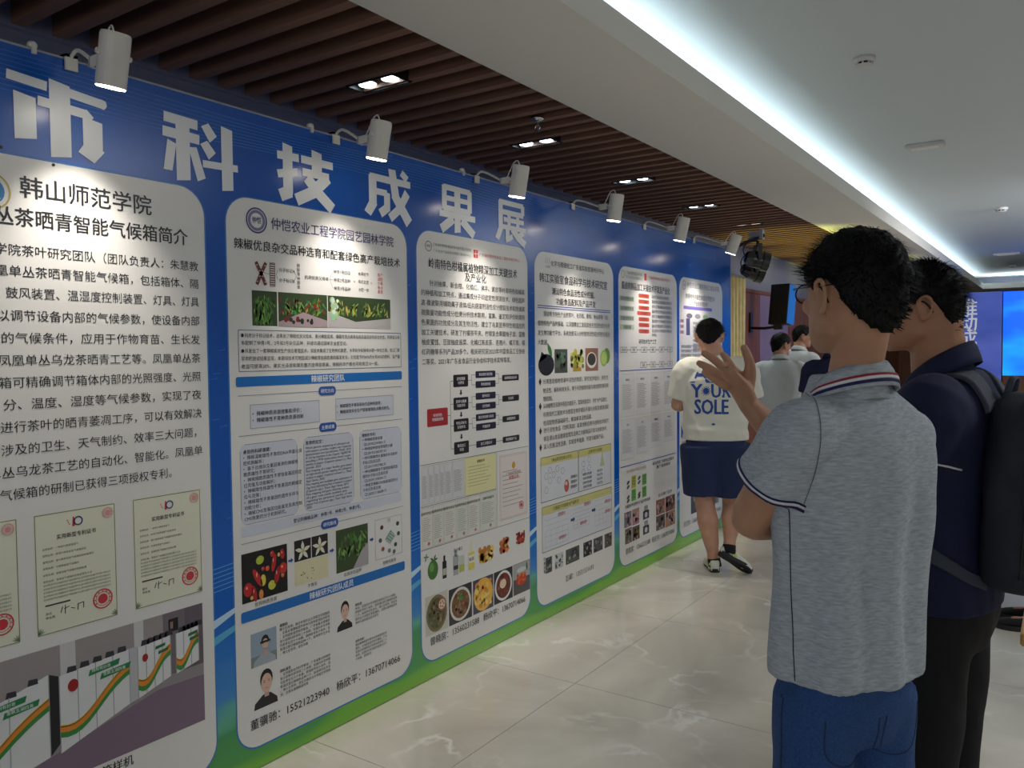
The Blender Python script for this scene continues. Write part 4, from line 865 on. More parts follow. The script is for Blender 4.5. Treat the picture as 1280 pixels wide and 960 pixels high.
tx.text('曾晓房：13560231588', 4.893, .176, .046, w=.395, bold=.01); tx.text('杨欣平：13670714066', 5.315, .172, .046, w=.40, bold=.01)
tx.build('printed_text', o5); ph.build('printed_pictures', o5)

# ---- poster 6
o6 = poster(5); tx = Print(); ph = Print()
tx.ring(5.912, 2.033, .036, .005, (110, 110, 135), 1, 20); tx.text('仲恺', 5.912, 2.033, .024, (110, 110, 135), align='C'); tx.text('仲恺农业工程学院轻工食品学院', 5.968, 2.040, .048, (110, 108, 140), w=.70, bold=.006)
tx.text('岭南特色功能性食品化学理论与', 6.256, 1.952, .046, w=.63, align='C', bold=.01); tx.text('产业化关键技术', 6.255, 1.900, .044, w=.30, align='C', bold=.01)
ph.rrect(5.905, 6.505, 1.85, 1.875, .008, (130, 110, 190), 1)
for k, c in enumerate(((120, 110, 120), (150, 150, 160), (150, 180, 120))): ph.ell(6.02 + .17 * k, 1.800, .06, .020, c, 1, 14)
for k, v in enumerate((1.757, 1.715, 1.672)): ph.rect(5.83, 5.912, v - .013, v + .013, (200, 160, 175), 1); ph.rect(5.955, 6.03, v - .022, v + .022, (90, 80, 120), 1); tx.text('多酚', 5.871, v, .02, align='C')
for k in range(7): tx.text('功能食品科学理论与风味化学研究关键技术', 6.09, 1.745 - .034 * k, .024, w=.58)
for k in range(3): tx.text('研究成果获广东省科学技术奖与专利多项，推广', 5.855, 1.56 - .034 * k, .026, w=.80)
for k in range(3): doc(5.86 + .28 * k, 6.12 + .28 * k, 1.02, 1.42, (218, 218, 222), 18, '荣誉证书', sealp=(.7, .15, .02))
ph.rect(5.85, 6.0, .86, .95, (40, 90, 190), 1); ph.rect(6.02, 6.70, .86, .95, (205, 200, 210), 0)
for k in range(8): tx.text('岭南特色食品加工与贮藏保鲜理论技术创新及应用', 5.86, .82 - .036 * k, .026, w=.82)
ph.rect(6.045, 6.28, .235, .50, (60, 60, 62), 1); ph.rect(6.10, 6.16, .33, .41, (200, 200, 200), 2); ph.rect(6.31, 6.66, .235, .50, (120, 130, 120), 1); blobs(ph, 6.31, 6.66, .24, .49, 30, [(90, 110, 90), (160, 170, 150)], .03, 2)
tx.text('白卫东：13660211588', 5.90, .178, .046, w=.40); tx.text('杨欣平：13670714066', 6.33, .178, .046, w=.38)
tx.build('printed_text', o6); ph.build('printed_pictures', o6)

# ---------------------------------------------------------------- exhibition arm spotlights
def arm_lamp(y, x_top, z_top, x_bot, z_bot, yb, label, power=27):
    t = thing('arm_spotlight', label, 'spotlight', (0, y, BH), 0, 'white arm spotlights along the board top')
    def P(x, dy, z): return (x, dy, z - BH)
    top = Vector((x_top, 0, z_top - BH)); bot = Vector((x_bot, 0, z_bot - BH)); ax = (bot - top).normalized()
    bm = bmesh.new(); R_ = .041
    tube(bm, [top + ax * .004, top + ax * .012, bot], [R_ * .94, R_, R_], seg=32, n=1, caps='flat')
    obj('lamp_housing', bm, M['lamp_white'], t, False)
    bm = bmesh.new(); tube(bm, [bot - ax * .004, bot + ax * .003], [R_ * .95, R_ * .93], seg=32, n=1, caps='flat'); obj('lens', bm, M['lamp_glow'], t)
    mid = top.lerp(bot, .42)
    bm = bmesh.new()
    piv = Vector((mid.x - R_ - .012, 0, mid.z))
    box(bm, piv.x - .05, piv.x + .004, -.016, -.010, piv.z - .016, piv.z + .012); box(bm, piv.x - .05, piv.x + .004, .010, .016, piv.z - .016, piv.z + .012); box(bm, piv.x - .052, piv.x - .046, -.016, .016, piv.z - .016, piv.z + .012)
    tube(bm, [(piv.x + .002, -.014, piv.z), (mid.x, -R_ - .004, mid.z)], .004, seg=8, n=1); tube(bm, [(piv.x + .002, .014, piv.z), (mid.x, R_ + .004, mid.z)], .004, seg=8, n=1)
    for s in (-1, 1): cyl(bm, (mid.x, s * (R_ - .002), mid.z), (mid.x, s * (R_ + .009), mid.z), .008, seg=12)
    obj('bracket', bm, M['lamp_white'], t)
    bm = bmesh.new(); tube(bm, [(-.012, 0, -.004), (.01, 0, .012), (.05, 0, .02), (piv.x - .048, 0, piv.z)], [.0055, .0055, .0055, .0055], seg=10, n=4); obj('arm', bm, M['lamp_white'], t, True)
    bm = bmesh.new(); box(bm, -.028, .010, -.018, .018, .007, .016); box(bm, .003, .010, -.018, .018, -.03, .016); box(bm, -.06, -.052, -.018, .018, -.04, .016); box(bm, -.056, .004, -.018, .018, .008, .016); obj('clamp', bm, M['lamp_white'], t)
    bm = bmesh.new(); tube(bm, [top + Vector((-.012, 0, .0)), top + Vector((-.022, .0, .022)), top + Vector((-.05, .004, .012)), (piv.x - .02, .0, piv.z + .012)], .0028, seg=8, n=5); obj('cable', bm, M['lamp_white'], t, True)
    l = bpy.data.lights.new('lamp_beam', 'SPOT'); l.energy = power; l.spot_size = math.radians(80); l.spot_blend = 1.0; l.shadow_soft_size = .03; l.color = (1.0, .93, .82)
    lo = bpy.data.objects.new('lamp_beam', l); COL.objects.link(lo); lo.parent = t; lo.location = bot + ax * .012; lo.rotation_euler = Vector(ax).to_track_quat('-Z', 'Y').to_euler()
    return t


LN = ['largest white arm spotlight, over the tea poster at far left', 'second white arm spotlight from the left, above the chilli poster', 'third white arm spotlight, beside the last heading character', 'fourth white arm spotlight from the left, above the fruit poster',
      'fifth white arm spotlight from the left, above the orange-box poster', 'last white arm spotlight at the far end of the board, beside the black stage lights']
for (y_, a, b, c, d), lb in zip(((1.273, .250, 2.428, .214, 2.283), (2.323, .258, 2.424, .226, 2.280), (3.264, .274, 2.424, .245, 2.275), (4.215, .300, 2.431, .274, 2.279), (5.201, .300, 2.429, .262, 2.271), (6.10, .355, 2.410, .300, 2.268)), LN):
    arm_lamp(y_, a, b, c, d, 0, lb)
# small white clips on the board's top edge between the lamps
for y_ in (1.17, 2.20, 3.16, 4.73):
    o = bmesh.new(); ellipsoid(o, (-.006, y_, BH + .016), (.014, .014, .012), seg=12, rings=8); box(o, -.012, .008, y_ - .006, y_ + .006, BH - .01, BH + .012)
    obj('top_clip', o, M['plastic_white'], bd)

# ---------------------------------------------------------------- things beyond the board
# curtain
t = thing('curtain', 'pleated cream-gold curtain hanging beyond the end of the blue board', 'curtain', (XW + .12, 9.35, 0))
bm = bmesh.new(); n = 120; rows = []
for z in (0.02, .8, 1.6, 2.42):
    rows.append([bm.verts.new((.05 * math.sin(i * .62) + .012 * math.sin(i * 1.9 + z), -.75 + 1.5 * i / n, z)) for i in range(n + 1)])
for a, b in zip(rows[:-1], rows[1:]):
    for i in range(n): bm.faces.new((a[i], a[i + 1], b[i + 1], b[i]))
o = obj('curtain_cloth', bm, M['curtain'], t, True); sm = o.modifiers.new('thick', 'SOLIDIFY'); sm.thickness = .004
bm = bmesh.new(); cyl(bm, (0, -.8, 2.44), (0, .8, 2.44), .016); box(bm, -.12, 0, -.7, -.68, 2.43, 2.45); box(bm, -.12, 0, .68, .7, 2.43, 2.45); obj('curtain_rail', bm, M['alu'], t)

# wall-mounted TV
t = thing('television', 'black television angled out from the wall on a black bracket, blue screen edge showing', 'television', (-.62, 10.62, 2.12), 0)
tv_yaw = math.radians(-13)
R_ = Matrix.Rotation(tv_yaw, 4, 'Z') @ Matrix.Rotation(math.radians(-9), 4, 'X')
bm = bmesh.new(); box(bm, -.13, .13, -.06, .06, -.27, .25, R_); bmesh.ops.bevel(bm, geom=bm.edges[:], offset=.006, segments=1, affect='EDGES'); obj('casing', bm, M['black'], t)
M['tv_screen'] = mat('tv_screen', (30, 90, 160), .3, emit=(30, 100, 180), es=.35)
bm = bmesh.new(); vs = box(bm, .1305, .133, -.055, .12, -.262, .24, R_); obj('screen', bm, M['tv_screen'], t)
bm = bmesh.new(); box(bm, -.405, -.385, -.03, .06, -.36, -.10); tube(bm, [(-.39, 0, -.30), (-.2, -.04, -.31), (-.03, -.03, -.29)], .018, seg=8, n=2); box(bm, -.08, .02, -.05, .02, -.33, -.26); obj('wall_bracket', bm, M['black'], t)

# black stage lights on a bar
def par_can(x, y, z, rz, tilt, label, s=1.0):
    t = thing('stage_light', label, 'stage light', (x, y, z), rz, 'black stage lights at the board end')
    Rt = Matrix.Rotation(math.radians(tilt), 4, 'X')
    bm = bmesh.new(); prof = [(-.15, .045), (-.13, .07), (-.06, .095), (.04, .10), (.045, .112), (.06, .112), (.12, .112), (.125, .10)]
    for (a, b), (c, d) in zip(prof[:-1], prof[1:]):
        tube(bm, [Rt @ Vector((0, a * s, 0)), Rt @ Vector((0, c * s, 0))], [b * s, d * s], seg=28, n=1, caps='flat')
    obj('can', bm, M['black_gloss'], t)
    bm = bmesh.new(); tube(bm, [Rt @ Vector((0, .126 * s, 0)), Rt @ Vector((0, .13 * s, 0))], [.092 * s, .09 * s], seg=28, n=1, caps='flat'); obj('lens', bm, M['chrome'], t)
    bm = bmesh.new()
    for sx in (-1, 1): box(bm, sx * .125 * s - .004, sx * .125 * s + .004, -.015, .015, -.01, .17 * s); cyl(bm, (sx * .105 * s, 0, 0), (sx * .14 * s, 0, 0), .014, seg=10)
    box(bm, -.129 * s, .129 * s, -.015, .015, .165 * s, .173 * s); cyl(bm, (0, 0, .17 * s), (0, 0, .215 * s), .012, seg=8)
    obj('yoke', bm, M['black'], t)
    bm = bmesh.new(); tube(bm, [(0, -.13 * s, .02), (.03, -.17 * s, .08), (.02, -.08, .2 * s), (0, 0, .215 * s)], .005, seg=6, n=5); obj('cable', bm, M['black'], t)
    return t
par_can(.345, 6.62, 2.262, math.radians(-60), -14, 'front black round stage light hanging from the bar past the board end', .72)
par_can(.145, 7.12, 2.215, math.radians(-50), -16, 'rear black stage light, half hidden by the end of the board', .72)
t = thing('light_bar', 'short dark metal bar holding the black stage lights above the board end', 'bar', (.1, 6.98, 2.46))
bm = bmesh.new(); tube(bm, [(-.25, .26, -.03), (.30, -.40, -.01)], .017, seg=12, n=1, caps='flat'); obj('bar', bm, M['black'], t)
bm = bmesh.new(); box(bm, .17, .27, -.37, -.26, -.01, .035); box(bm, .275, .30, -.42, -.36, -.04, .04); obj('bar_clamp', bm, M['alu'], t)
bm = bmesh.new(); box(bm, -.27, -.23, .24, .28, -2.455, .0); box(bm, -.45, -.05, .1, .42, -2.46, -2.44); obj('upright', bm, M['black'], t)

# far blue banner and LED screen, stage
bn = thing('banner_stand', 'tall plain blue banner wall with white vertical Chinese characters at far right', 'banner', (0, 14.0, 0))
boxobj('banner_panel', (.70, 1.625, 0, .03, 0.01, 2.36), M['banner_blue'], bn)
class PrintY(Print):
    pass
q = PrintY(0.0)
for s_, v in (('推', 2.135), ('动', 1.905), ('成', 1.675), ('果', 1.445), ('转', 1.215), ('化', .985)): q.text(s_, 1.19, v, .285, (226, 228, 236), align='C', bold=.022, w=.25)
me_o = q.build('banner_lettering', bn)
me_o.rotation_euler = (0, 0, math.radians(-90)); me_o.location = (0, -.002, 0)
bm = bmesh.new(); [box(bm, x_ - .02, x_ + .02, .03, .5, 0, .03) for x_ in (0.75, 1.15, 1.58)]; [box(bm, x_ - .02, x_ + .02, .03, .07, 0, 2.3) for x_ in (0.75, 1.15, 1.58)]; obj('banner_feet', bm, M['alu'], bn)
ls = thing('led_screen', 'glowing bright blue LED screen at the right edge behind the blue banner', 'screen', (1.47, 17.0, 0))
boxobj('screen_face', (0.0, 4.2, -.004, .0, 1.03, 2.53), M['led_blue'], ls)
boxobj('screen_cabinet', (-.01, 4.21, 0, .12, 1.02, 2.54), M['black'], ls)
boxobj('screen_base', (0.0, 4.2, .01, .12, 0.0, 1.02), M['brown_wood'], ls)
# ---------------------------------------------------------------- people
def skin_mat(name, col):
    m = mat(name, col, .5, noise_s=14, noise_a=.10, bump=.12, bump_s=420)
    m.node_tree.nodes['Principled BSDF'].inputs['Subsurface Weight'].default_value = .08
    m.node_tree.nodes['Principled BSDF'].inputs['Subsurface Radius'].default_value = (.012, .005, .003)
    return m


M.update(
    skin_a=skin_mat('skin_tan', (186, 138, 108)), skin_b=skin_mat('skin_warm', (176, 126, 98)), skin_c=skin_mat('skin_fair', (200, 152, 128)),
    hair=mat('black_hair', (11, 10, 10), .6, spec=.2, bump=.5, bump_s=160, stretch=(1, 1, .25)),
    eye=mat('eye_white', (225, 222, 215), .2), iris=mat('iris_dark', (30, 20, 16), .15),
    seam=mat('seam_grey', (92, 96, 104), .9), knit=mat('grey_marl_knit', (172, 179, 186), .9, noise_s=60, noise_a=.22, stretch=(1, 1, 5), bump=.25, bump_s=600),
    navy_knit=mat('navy_knit', (15, 23, 60), .85, noise_s=40, noise_a=.15, bump=.2, bump_s=500),
    denim=mat('blue_denim', (38, 74, 128), .85, noise_s=240, noise_a=.28, bump=.35, bump_s=700),
    denim_dark=mat('denim_seam', (26, 52, 94), .85), black_cloth=mat('black_cloth', (14, 14, 18), .85, bump=.2, bump_s=300),
    tee=mat('white_jersey', (226, 224, 212), .85, bump=.15, bump_s=420), shirt_w=mat('white_cotton', (186, 190, 188), .8, bump=.15, bump_s=300),
    navy_short=mat('navy_shorts_cloth', (28, 42, 84), .8, bump=.2, bump_s=300), trim_w=mat('trim_white', (222, 220, 222), .8), trim_n=mat('trim_navy', (28, 28, 84), .8), trim_r=mat('trim_red', (150, 40, 50), .8),
    shoe=mat('white_mesh_shoe', (222, 224, 206), .7, bump=.4, bump_s=260), shoe_y=mat('lime_panel', (198, 212, 120), .6), sole=mat('rubber_black', (20, 20, 22), .6), strap=mat('grey_webbing', (62, 68, 80), .8, bump=.4, bump_s=500),
    bag=mat('charcoal_nylon', (26, 32, 44), .7, bump=.3, bump_s=500), glass=None, frame=mat('glasses_frame', (26, 24, 28), .25, metal=.4))
g_ = bpy.data.materials.new('lens_glass'); g_.use_nodes = True; b_ = g_.node_tree.nodes['Principled BSDF']; b_.inputs['Transmission Weight'].default_value = 1; b_.inputs['Roughness'].default_value = .03; b_.inputs['IOR'].default_value = 1.3; M['glass'] = g_


def remesh(bm, voxel, smooth=3, disp=None):
    bmesh.ops.recalc_face_normals(bm, faces=bm.faces)
    me = bpy.data.meshes.new('tmp'); bm.to_mesh(me); bm.free()
    o = bpy.data.objects.new('tmp', me); COL.objects.link(o)
    r = o.modifiers.new('r', 'REMESH'); r.mode = 'VOXEL'; r.voxel_size = voxel; r.use_smooth_shade = True
    if smooth:
        s = o.modifiers.new('s', 'SMOOTH'); s.factor = .5; s.iterations = smooth
    out = bpy.data.meshes.new_from_object(o.evaluated_get(bpy.context.evaluated_depsgraph_get()))
    bpy.data.objects.remove(o); bpy.data.meshes.remove(me)
    if disp:
        out.update()
        N_ = [v.normal.copy() for v in out.vertices]
        for v, n in zip(out.vertices, N_): v.co += n * disp(v.co, n)
    out.polygons.foreach_set('use_smooth', [True] * len(out.polygons))
    return out


def se(a, p):  # superellipse direction
    c, s = math.cos(a), math.sin(a)
    return math.copysign(abs(c) ** (2 / p), c), math.copysign(abs(s) ** (2 / p), s)


def loft(bm, L, p=2.3, seg=36, close=True):
    """L rows: z, xc, yc, half width, front depth, back depth"""
    rings = []
    rows = []
    for i in range(len(L) - 1):
        for k in range(3):
            t = k / 3; a, b = L[i], L[i + 1]; m0 = L[max(i - 1, 0)]; m3 = L[min(i + 2, len(L) - 1)]
            rows.append([0.5 * (2 * a[j] + (b[j] - m0[j]) * t + (2 * m0[j] - 5 * a[j] + 4 * b[j] - m3[j]) * t * t + (3 * a[j] - m0[j] - 3 * b[j] + m3[j]) * t ** 3) for j in range(6)])
    rows.append(list(L[-1]))
    for z, xc, yc, hw, df, db in rows:
        R_ = []
        for k in range(seg):
            cx, sy = se(2 * PI * k / seg, p)
            R_.append(bm.verts.new((xc + hw * cx, yc + (df if sy > 0 else db) * sy, z)))
        rings.append(R_)
    for a, b in zip(rings[:-1], rings[1:]):
        for k in range(seg): bm.faces.new((a[k], a[(k + 1) % seg], b[(k + 1) % seg], b[k]))
    if close: bm.faces.new(list(reversed(rings[0]))); bm.faces.new(rings[-1])
    return rings


HEADL = [(.100, 0, -.01, .018, .028, .028), (.093, 0, -.008, .043, .053, .052), (.076, 0, -.004, .0625, .076, .074), (.048, 0, 0, .0750, .090, .088), (.02, 0, 0, .0775, .092, .093), (-.01, 0, 0, .0755, .090, .096),
         (-.035, 0, .004, .0705, .088, .086), (-.06, 0, .012, .066, .082, .072), (-.082, 0, .026, .0575, .070, .060), (-.100, 0, .040, .044, .054, .045), (-.112, 0, .052, .026, .036, .03)]


def xf(bm, n0, m):
    bm.verts.ensure_lookup_table()
    for v in bm.verts[n0:]: v.co = m @ v.co


def add_head(bm, H, s=1.0, chin=0.0):
    n0 = len(bm.verts)
    loft(bm, HEADL, p=2.15, seg=40)
    # nose, brow, lips, chin, cheeks, ears
    tube(bm, [(0, .083, .018), (0, .098, -.002), (0, .110, -.022), (0, .105, -.034)], [(.008, .008), (.009, .009), (.0125, .011), (.013, .008)], seg=12, n=3, side=(1, 0, 0))
    for sx in (-1, 1):
        ellipsoid(bm, (sx * .012, .100, -.030), (.008, .010, .007), seg=12, rings=8)
        ellipsoid(bm, (sx * .031, .078, .028), (.024, .012, .008), seg=14, rings=8)
        ellipsoid(bm, (sx * .043, .062, -.022), (.022, .024, .02), seg=14, rings=8)
        ellipsoid(bm, (sx * .055, .012, -.066), (.013, .028, .018), seg=14, rings=8)
        # ear
        e = Matrix.Rotation(math.radians(sx * -18), 3, 'Z') @ Matrix.Rotation(math.radians(10), 3, 'X')
        ellipsoid(bm, (sx * .079, -.012, -.010), (.0045, .013, .022), e, seg=14, rings=10)
        C_ = [(.0, .010, -.012), (.003, .013, .008), (.007, .006, .025), (.009, -.010, .029), (.009, -.021, .014), (.007, -.019, -.006), (.003, -.010, -.022), (.0, .002, -.030), (0, .007, -.022)]
        tube(bm, [(sx * (.080 + a * 1.2), -.010 + b, -.008 + c) for a, b, c in C_], [.004, .0045, .005, .0052, .005, .0045, .006, .0062, .004], seg=8, n=3)
    tube(bm, [(-.024, .082, -.058), (0, .0925, -.056), (.024, .082, -.058)], [.004, .007, .004], seg=10, n=4)
    tube(bm, [(-.020, .080, -.067), (0, .0895, -.068), (.020, .080, -.067)], [.004, .0075, .004], seg=10, n=4)
    ellipsoid(bm, (0, .074, -.094 - chin), (.022, .016, .014), seg=14, rings=8)
    xf(bm, n0, H @ Matrix.Scale(s, 4))


def head_extras(root, H, s, hair_len=1.0, seed=1, volume=.016, nape=-.085, glasses=None, strands=1700, mask=False, crown_up=0.0, wet=False):
    rnd = random.Random(seed)
    HM = H @ Matrix.Scale(s, 4)
    def zh(phi):  # hairline height, phi 0 front .. pi back
        P_ = [(0, .074), (.45, .068), (.95, .042), (1.30, .012), (1.50, .004), (1.72, .030), (1.95, .006), (2.25, -.040), (2.7, nape + .008), (PI, nape)]
        for (a, b), (c, d) in zip(P_[:-1], P_[1:]):
            if phi <= c: return b + (d - b) * (phi - a) / (c - a)
        return nape
    bm = bmesh.new(); n_s, n_r = 72, 44
    cz = .015
    bmesh.ops.create_uvsphere(bm, u_segments=n_s, v_segments=n_r, radius=1)
    surf = []
    def shell(d, extra=0.0):
        up = max(0, d.z)
        th = volume * (.75 + .65 * up) * (1 - .35 * max(0, d.y)) + extra
        if d.z < 0: th = volume * max(.25, .75 + .62 * d.z)
        r = Vector((.0775 + th, (.0950 if d.y < 0 else .0900) + th, .0835 + th * 1.05))
        nn = noise.noise(d * 5.0 + Vector((seed, 0, 0))) * .005 + noise.noise(Vector((d.x * 16, d.y * 16, d.z * 5)) + Vector((seed, 0, 0))) * .0035
        p = Vector((d.x * (r.x + nn), d.y * (r.y + nn), cz + d.z * (r.z + .003 + nn)))
        if d.z < 0:
            h_ = math.hypot(d.x, d.y) or 1e-6; t_ = -d.z; zl = cz - .14 * t_
            q_ = min(1.0, t_ / .9); k_ = 1 - .02 * q_ - .20 * q_ * q_ - (0 if t_ < .93 else (t_ - .93) * 9)
            r_x = (.0770 + th + nn) * k_; r_y = ((.0950 if d.y < 0 else .0900) + th + nn) * (k_ - .06 * q_)
            p = Vector((d.x / h_ * r_x, d.y / h_ * r_y, zl))
        return p
    for v in bm.verts:
        d = v.co.normalized(); p = shell(d); phi = abs(math.atan2(d.x, d.y)); lim = zh(phi)
        if p.z < lim:
            k = max(0.0, 1 - (lim - p.z) / .010)
            ins = Vector((d.x * .066, d.y * .084, cz + d.z * .085)); p = ins.lerp(p, k * .8)
        v.co = HM @ p
    cap = obj('hair', bm, M['hair'], root, True)
    V, F = [], []
    crown = Vector((.12, -.35, .93)).normalized()
    tries = 0; made = 0
    while made < strands and tries < strands * 5:
        tries += 1
        d = Vector((rnd.gauss(0, 1), rnd.gauss(0, 1), rnd.gauss(.35, .9)))
        if d.length < .1: continue
        d.normalize(); p = shell(d, -.003); phi = abs(math.atan2(d.x, d.y))
        if p.z < zh(phi) + (.004 if phi > .9 else .022): continue
        flow = (d - crown * d.dot(crown)); flow = flow.normalized() if flow.length > 1e-3 else Vector((0, 1, 0))
        flow.z -= .15
        L_ = hair_len * rnd.uniform(.018, .036) * (.42 if p.z < .0 else 1.0) * (.45 if d.y > .45 else 1.0)
        nrm = d; rise = rnd.uniform(.05, .42) + (crown_up if d.z > .6 else 0)
        if p.z < .01: rise *= .35
        if rnd.random() < .04 and p.z > .05: rise += .4; L_ *= 1.1
        jitv = Vector((rnd.uniform(-1, 1), rnd.uniform(-1, 1), rnd.uniform(-1, 1))) * .25
        dir1 = (flow + nrm * rise + jitv).normalized(); dir2 = (flow - nrm * .25 + jitv * 1.5).normalized()
        a = p; b = a + dir1 * L_ * .5; c = b + (dir1 * .4 + dir2 * .6).normalized() * L_ * .5
        w_ = nrm.cross(dir1).normalized() * rnd.uniform(.0006, .0013)
        n = len(V)
        for q in (a - w_, a + w_, b + w_ * .8, b - w_ * .8, c): V.append(HM @ q)
        F += [(n, n + 1, n + 2, n + 3), (n + 3, n + 2, n + 4)]; made += 1
    me = bpy.data.meshes.new('hair_strands'); me.from_pydata(V, [], F)
    o = obj('hair_strands', me, M['hair'], root); o['kind'] = 'stuff'
    for sx in (-1, 1):
        bm = bmesh.new(); ellipsoid(bm, (sx * .031, .079, .008), (.0125, .0115, .0085), seg=16, rings=10); xf(bm, 0, HM); e = obj('eye', bm, M['eye'], root, True)
        bm = bmesh.new(); ellipsoid(bm, (sx * .031, .0885, .008), (.0055, .003, .0055), seg=12, rings=8); xf(bm, 0, HM); obj('iris', bm, M['iris'], e, True)
        bm = bmesh.new(); tube(bm, [(sx * .014, .092, .026), (sx * .030, .092, .032), (sx * .050, .078, .027)], [(.002, .003), (.003, .0035), (.001, .0015)], seg=8, n=4); xf(bm, 0, HM); obj('eyebrow', bm, M['hair'], root, True)
    if glasses:
        gl = bmesh.new()
        for sx in (-1, 1):
            ring_ = [(sx * (.034 + .026 * math.cos(t) * (1 - .08 * math.sin(t))), .106 - .010 * abs(.034 + .026 * math.cos(t)) / .06, .004 + .019 * math.sin(t)) for t in [2 * PI * k / 24 for k in range(25)]]
            tube(gl, ring_, .0014 if glasses == 'thin' else .0022, seg=6, n=1, caps='flat')
            tube(gl, [(sx * .060, .100, .012), (sx * .068, .09, .013), (sx * .0785, .04, .012), (sx * .083, -.005, .010), (sx * .084, -.022, -.004), (sx * .082, -.03, -.020)], .0016 if glasses == 'thin' else .0026, seg=6, n=4)
        tube(gl, [(-.009, .109, .010), (0, .112, .013), (.009, .109, .010)], .0014, seg=6, n=4)
        xf(gl, 0, HM); G_ = obj('glasses', gl, M['frame'], root, True)
        for sx in (-1, 1):
            bm = bmesh.new(); vs = [bm.verts.new((sx * (.034 + .0255 * math.cos(t)), .106 - .010 * abs(.034 + .026 * math.cos(t)) / .06, .004 + .0185 * math.sin(t))) for t in [2 * PI * k / 24 for k in range(24)]]
            bm.faces.new(vs); ex = bmesh.ops.extrude_face_region(bm, geom=bm.faces[:]); bmesh.ops.translate(bm, vec=(0, -.0012, 0), verts=[q for q in ex['geom'] if isinstance(q, bmesh.types.BMVert)])
            xf(bm, 0, HM); obj('lens', bm, M['glass'], G_)
    if mask:
        bm = bmesh.new(); ellipsoid(bm, (0, .062, -.055), (.062, .052, .045), seg=24, rings=14); xf(bm, 0, HM); obj('face_mask', bm, M['trim_w'], root, True)


def hand_prims(bm, W, D, U, s=1.0, curl=.5, thumb_side=1, finger_curl=None):
    """hand at wrist W, pointing along D, palm normal U (towards the palm side)"""
    D = Vector(D).normalized(); U = Vector(U); U = (U - D * U.dot(D)).normalized(); S = D.cross(U) * thumb_side
    W = Vector(W)
    tube(bm, [W - D * .03, W, W + D * .045, W + D * .085], [(.021, .017), (.023, .016), (.036, .014), (.038, .012)], seg=14, n=3, side=S)
    for k, (off, L_) in enumerate(((.028, .070), (.010, .078), (-.009, .073), (-.027, .058))):
        b = W + D * (.088 - .006 * abs(k - 1)) * s + S * off
        c = curl * (1 + .12 * k); r = .0085 - .0007 * (k == 3)
        pts = [b - D * .02, b]; d = D.copy(); cur = b; ang = 0
        for j, fr in enumerate((.45, .30, .25)):
            ang += c * (.5, .8, .6)[j]; d = D * math.cos(ang) + U * math.sin(ang); cur = cur + d * L_ * fr; pts.append(cur)
        tube(bm, pts, [r * 1.1, r * 1.08, r, r * .92, r * .8], seg=10, n=3)
    tb = W + D * .025 + S * .024
    tube(bm, [tb - S * .012, tb + S * .012 + D * .022 + U * .006, tb + S * .022 + D * .048 + U * .014, tb + S * .022 + D * .07 + U * .020], [.014, .0125, .0105, .0085], seg=10, n=3)


def fold(scale=1.0, amp=.006, zs=.45, seed=0, extra=None):
    sv = Vector((seed * 3.1, seed * 1.7, 0))
    def f(co, n):
        q = Vector((co.x * 9, co.y * 9, co.z * 9 * zs)) * scale + sv
        q2 = Vector((co.x * 22 + co.z * 6, co.y * 22, co.z * 16 * zs)) * scale + sv
        v = (1 - abs(noise.noise(q)) * 2.2) * amp * .7 + noise.noise(q2) * amp * .6 - amp * .3
        v *= max(0.0, 1 - abs(n.z)) ** .5
        if extra: v += extra(co) * max(0.0, 1 - abs(n.z)) ** .5
        return v
    return f


def band(name, root, C0, AX, ra, rb, side, m, h=.006, seg=40, th=.0022):
    """flat knitted band round a sleeve or collar"""
    bm = bmesh.new(); AX = Vector(AX).normalized(); S = Vector(side); S = (S - AX * S.dot(AX)).normalized(); T_ = AX.cross(S)
    rows = []
    for dx, off in ((-h / 2, 0), (h / 2, 0), (h / 2, th), (-h / 2, th)):
        rows.append([bm.verts.new(Vector(C0) + AX * dx + S * (ra + off) * math.cos(2 * PI * k / seg) + T_ * (rb + off) * math.sin(2 * PI * k / seg)) for k in range(seg)])
    for i in range(4):
        a, b = rows[i], rows[(i + 1) % 4]
        for k in range(seg): bm.faces.new((a[k], a[(k + 1) % seg], b[(k + 1) % seg], b[k]))
    return obj(name, bm, m, root, True)


def surface_band(name, root, bvh, centers, m, off=.003, w=.006, closed=True, parent=None):
    """ribbon laid on a garment: centers = list of (origin, outward direction) rays in local space, with a ribbon direction"""
    V, F = [], []
    n = len(centers)
    for o_, d_, up in centers:
        o_, d_, up = Vector(o_), Vector(d_).normalized(), Vector(up).normalized()
        for s in (-.5, .5):
            st = o_ + up * w * s + d_ * .5
            h = bvh.ray_cast(st, -d_)
            p = h[0] if h[0] is not None else o_
            V.append(p + d_ * off); V.append(p - d_ * .002)
    for i in range(n if closed else n - 1):
        a, b = 4 * i, 4 * ((i + 1) % n)
        F += [(a, b, b + 2, a + 2), (a, a + 1, b + 1, b), (a + 2, b + 2, b + 3, a + 3)]
    me = bpy.data.meshes.new(name); me.from_pydata(V, [], F)
    return obj(name, me, m, parent or root, True)


def bvh_of(me):
    return BVHTree.FromPolygons([v.co for v in me.vertices], [tuple(p.vertices) for p in me.polygons])


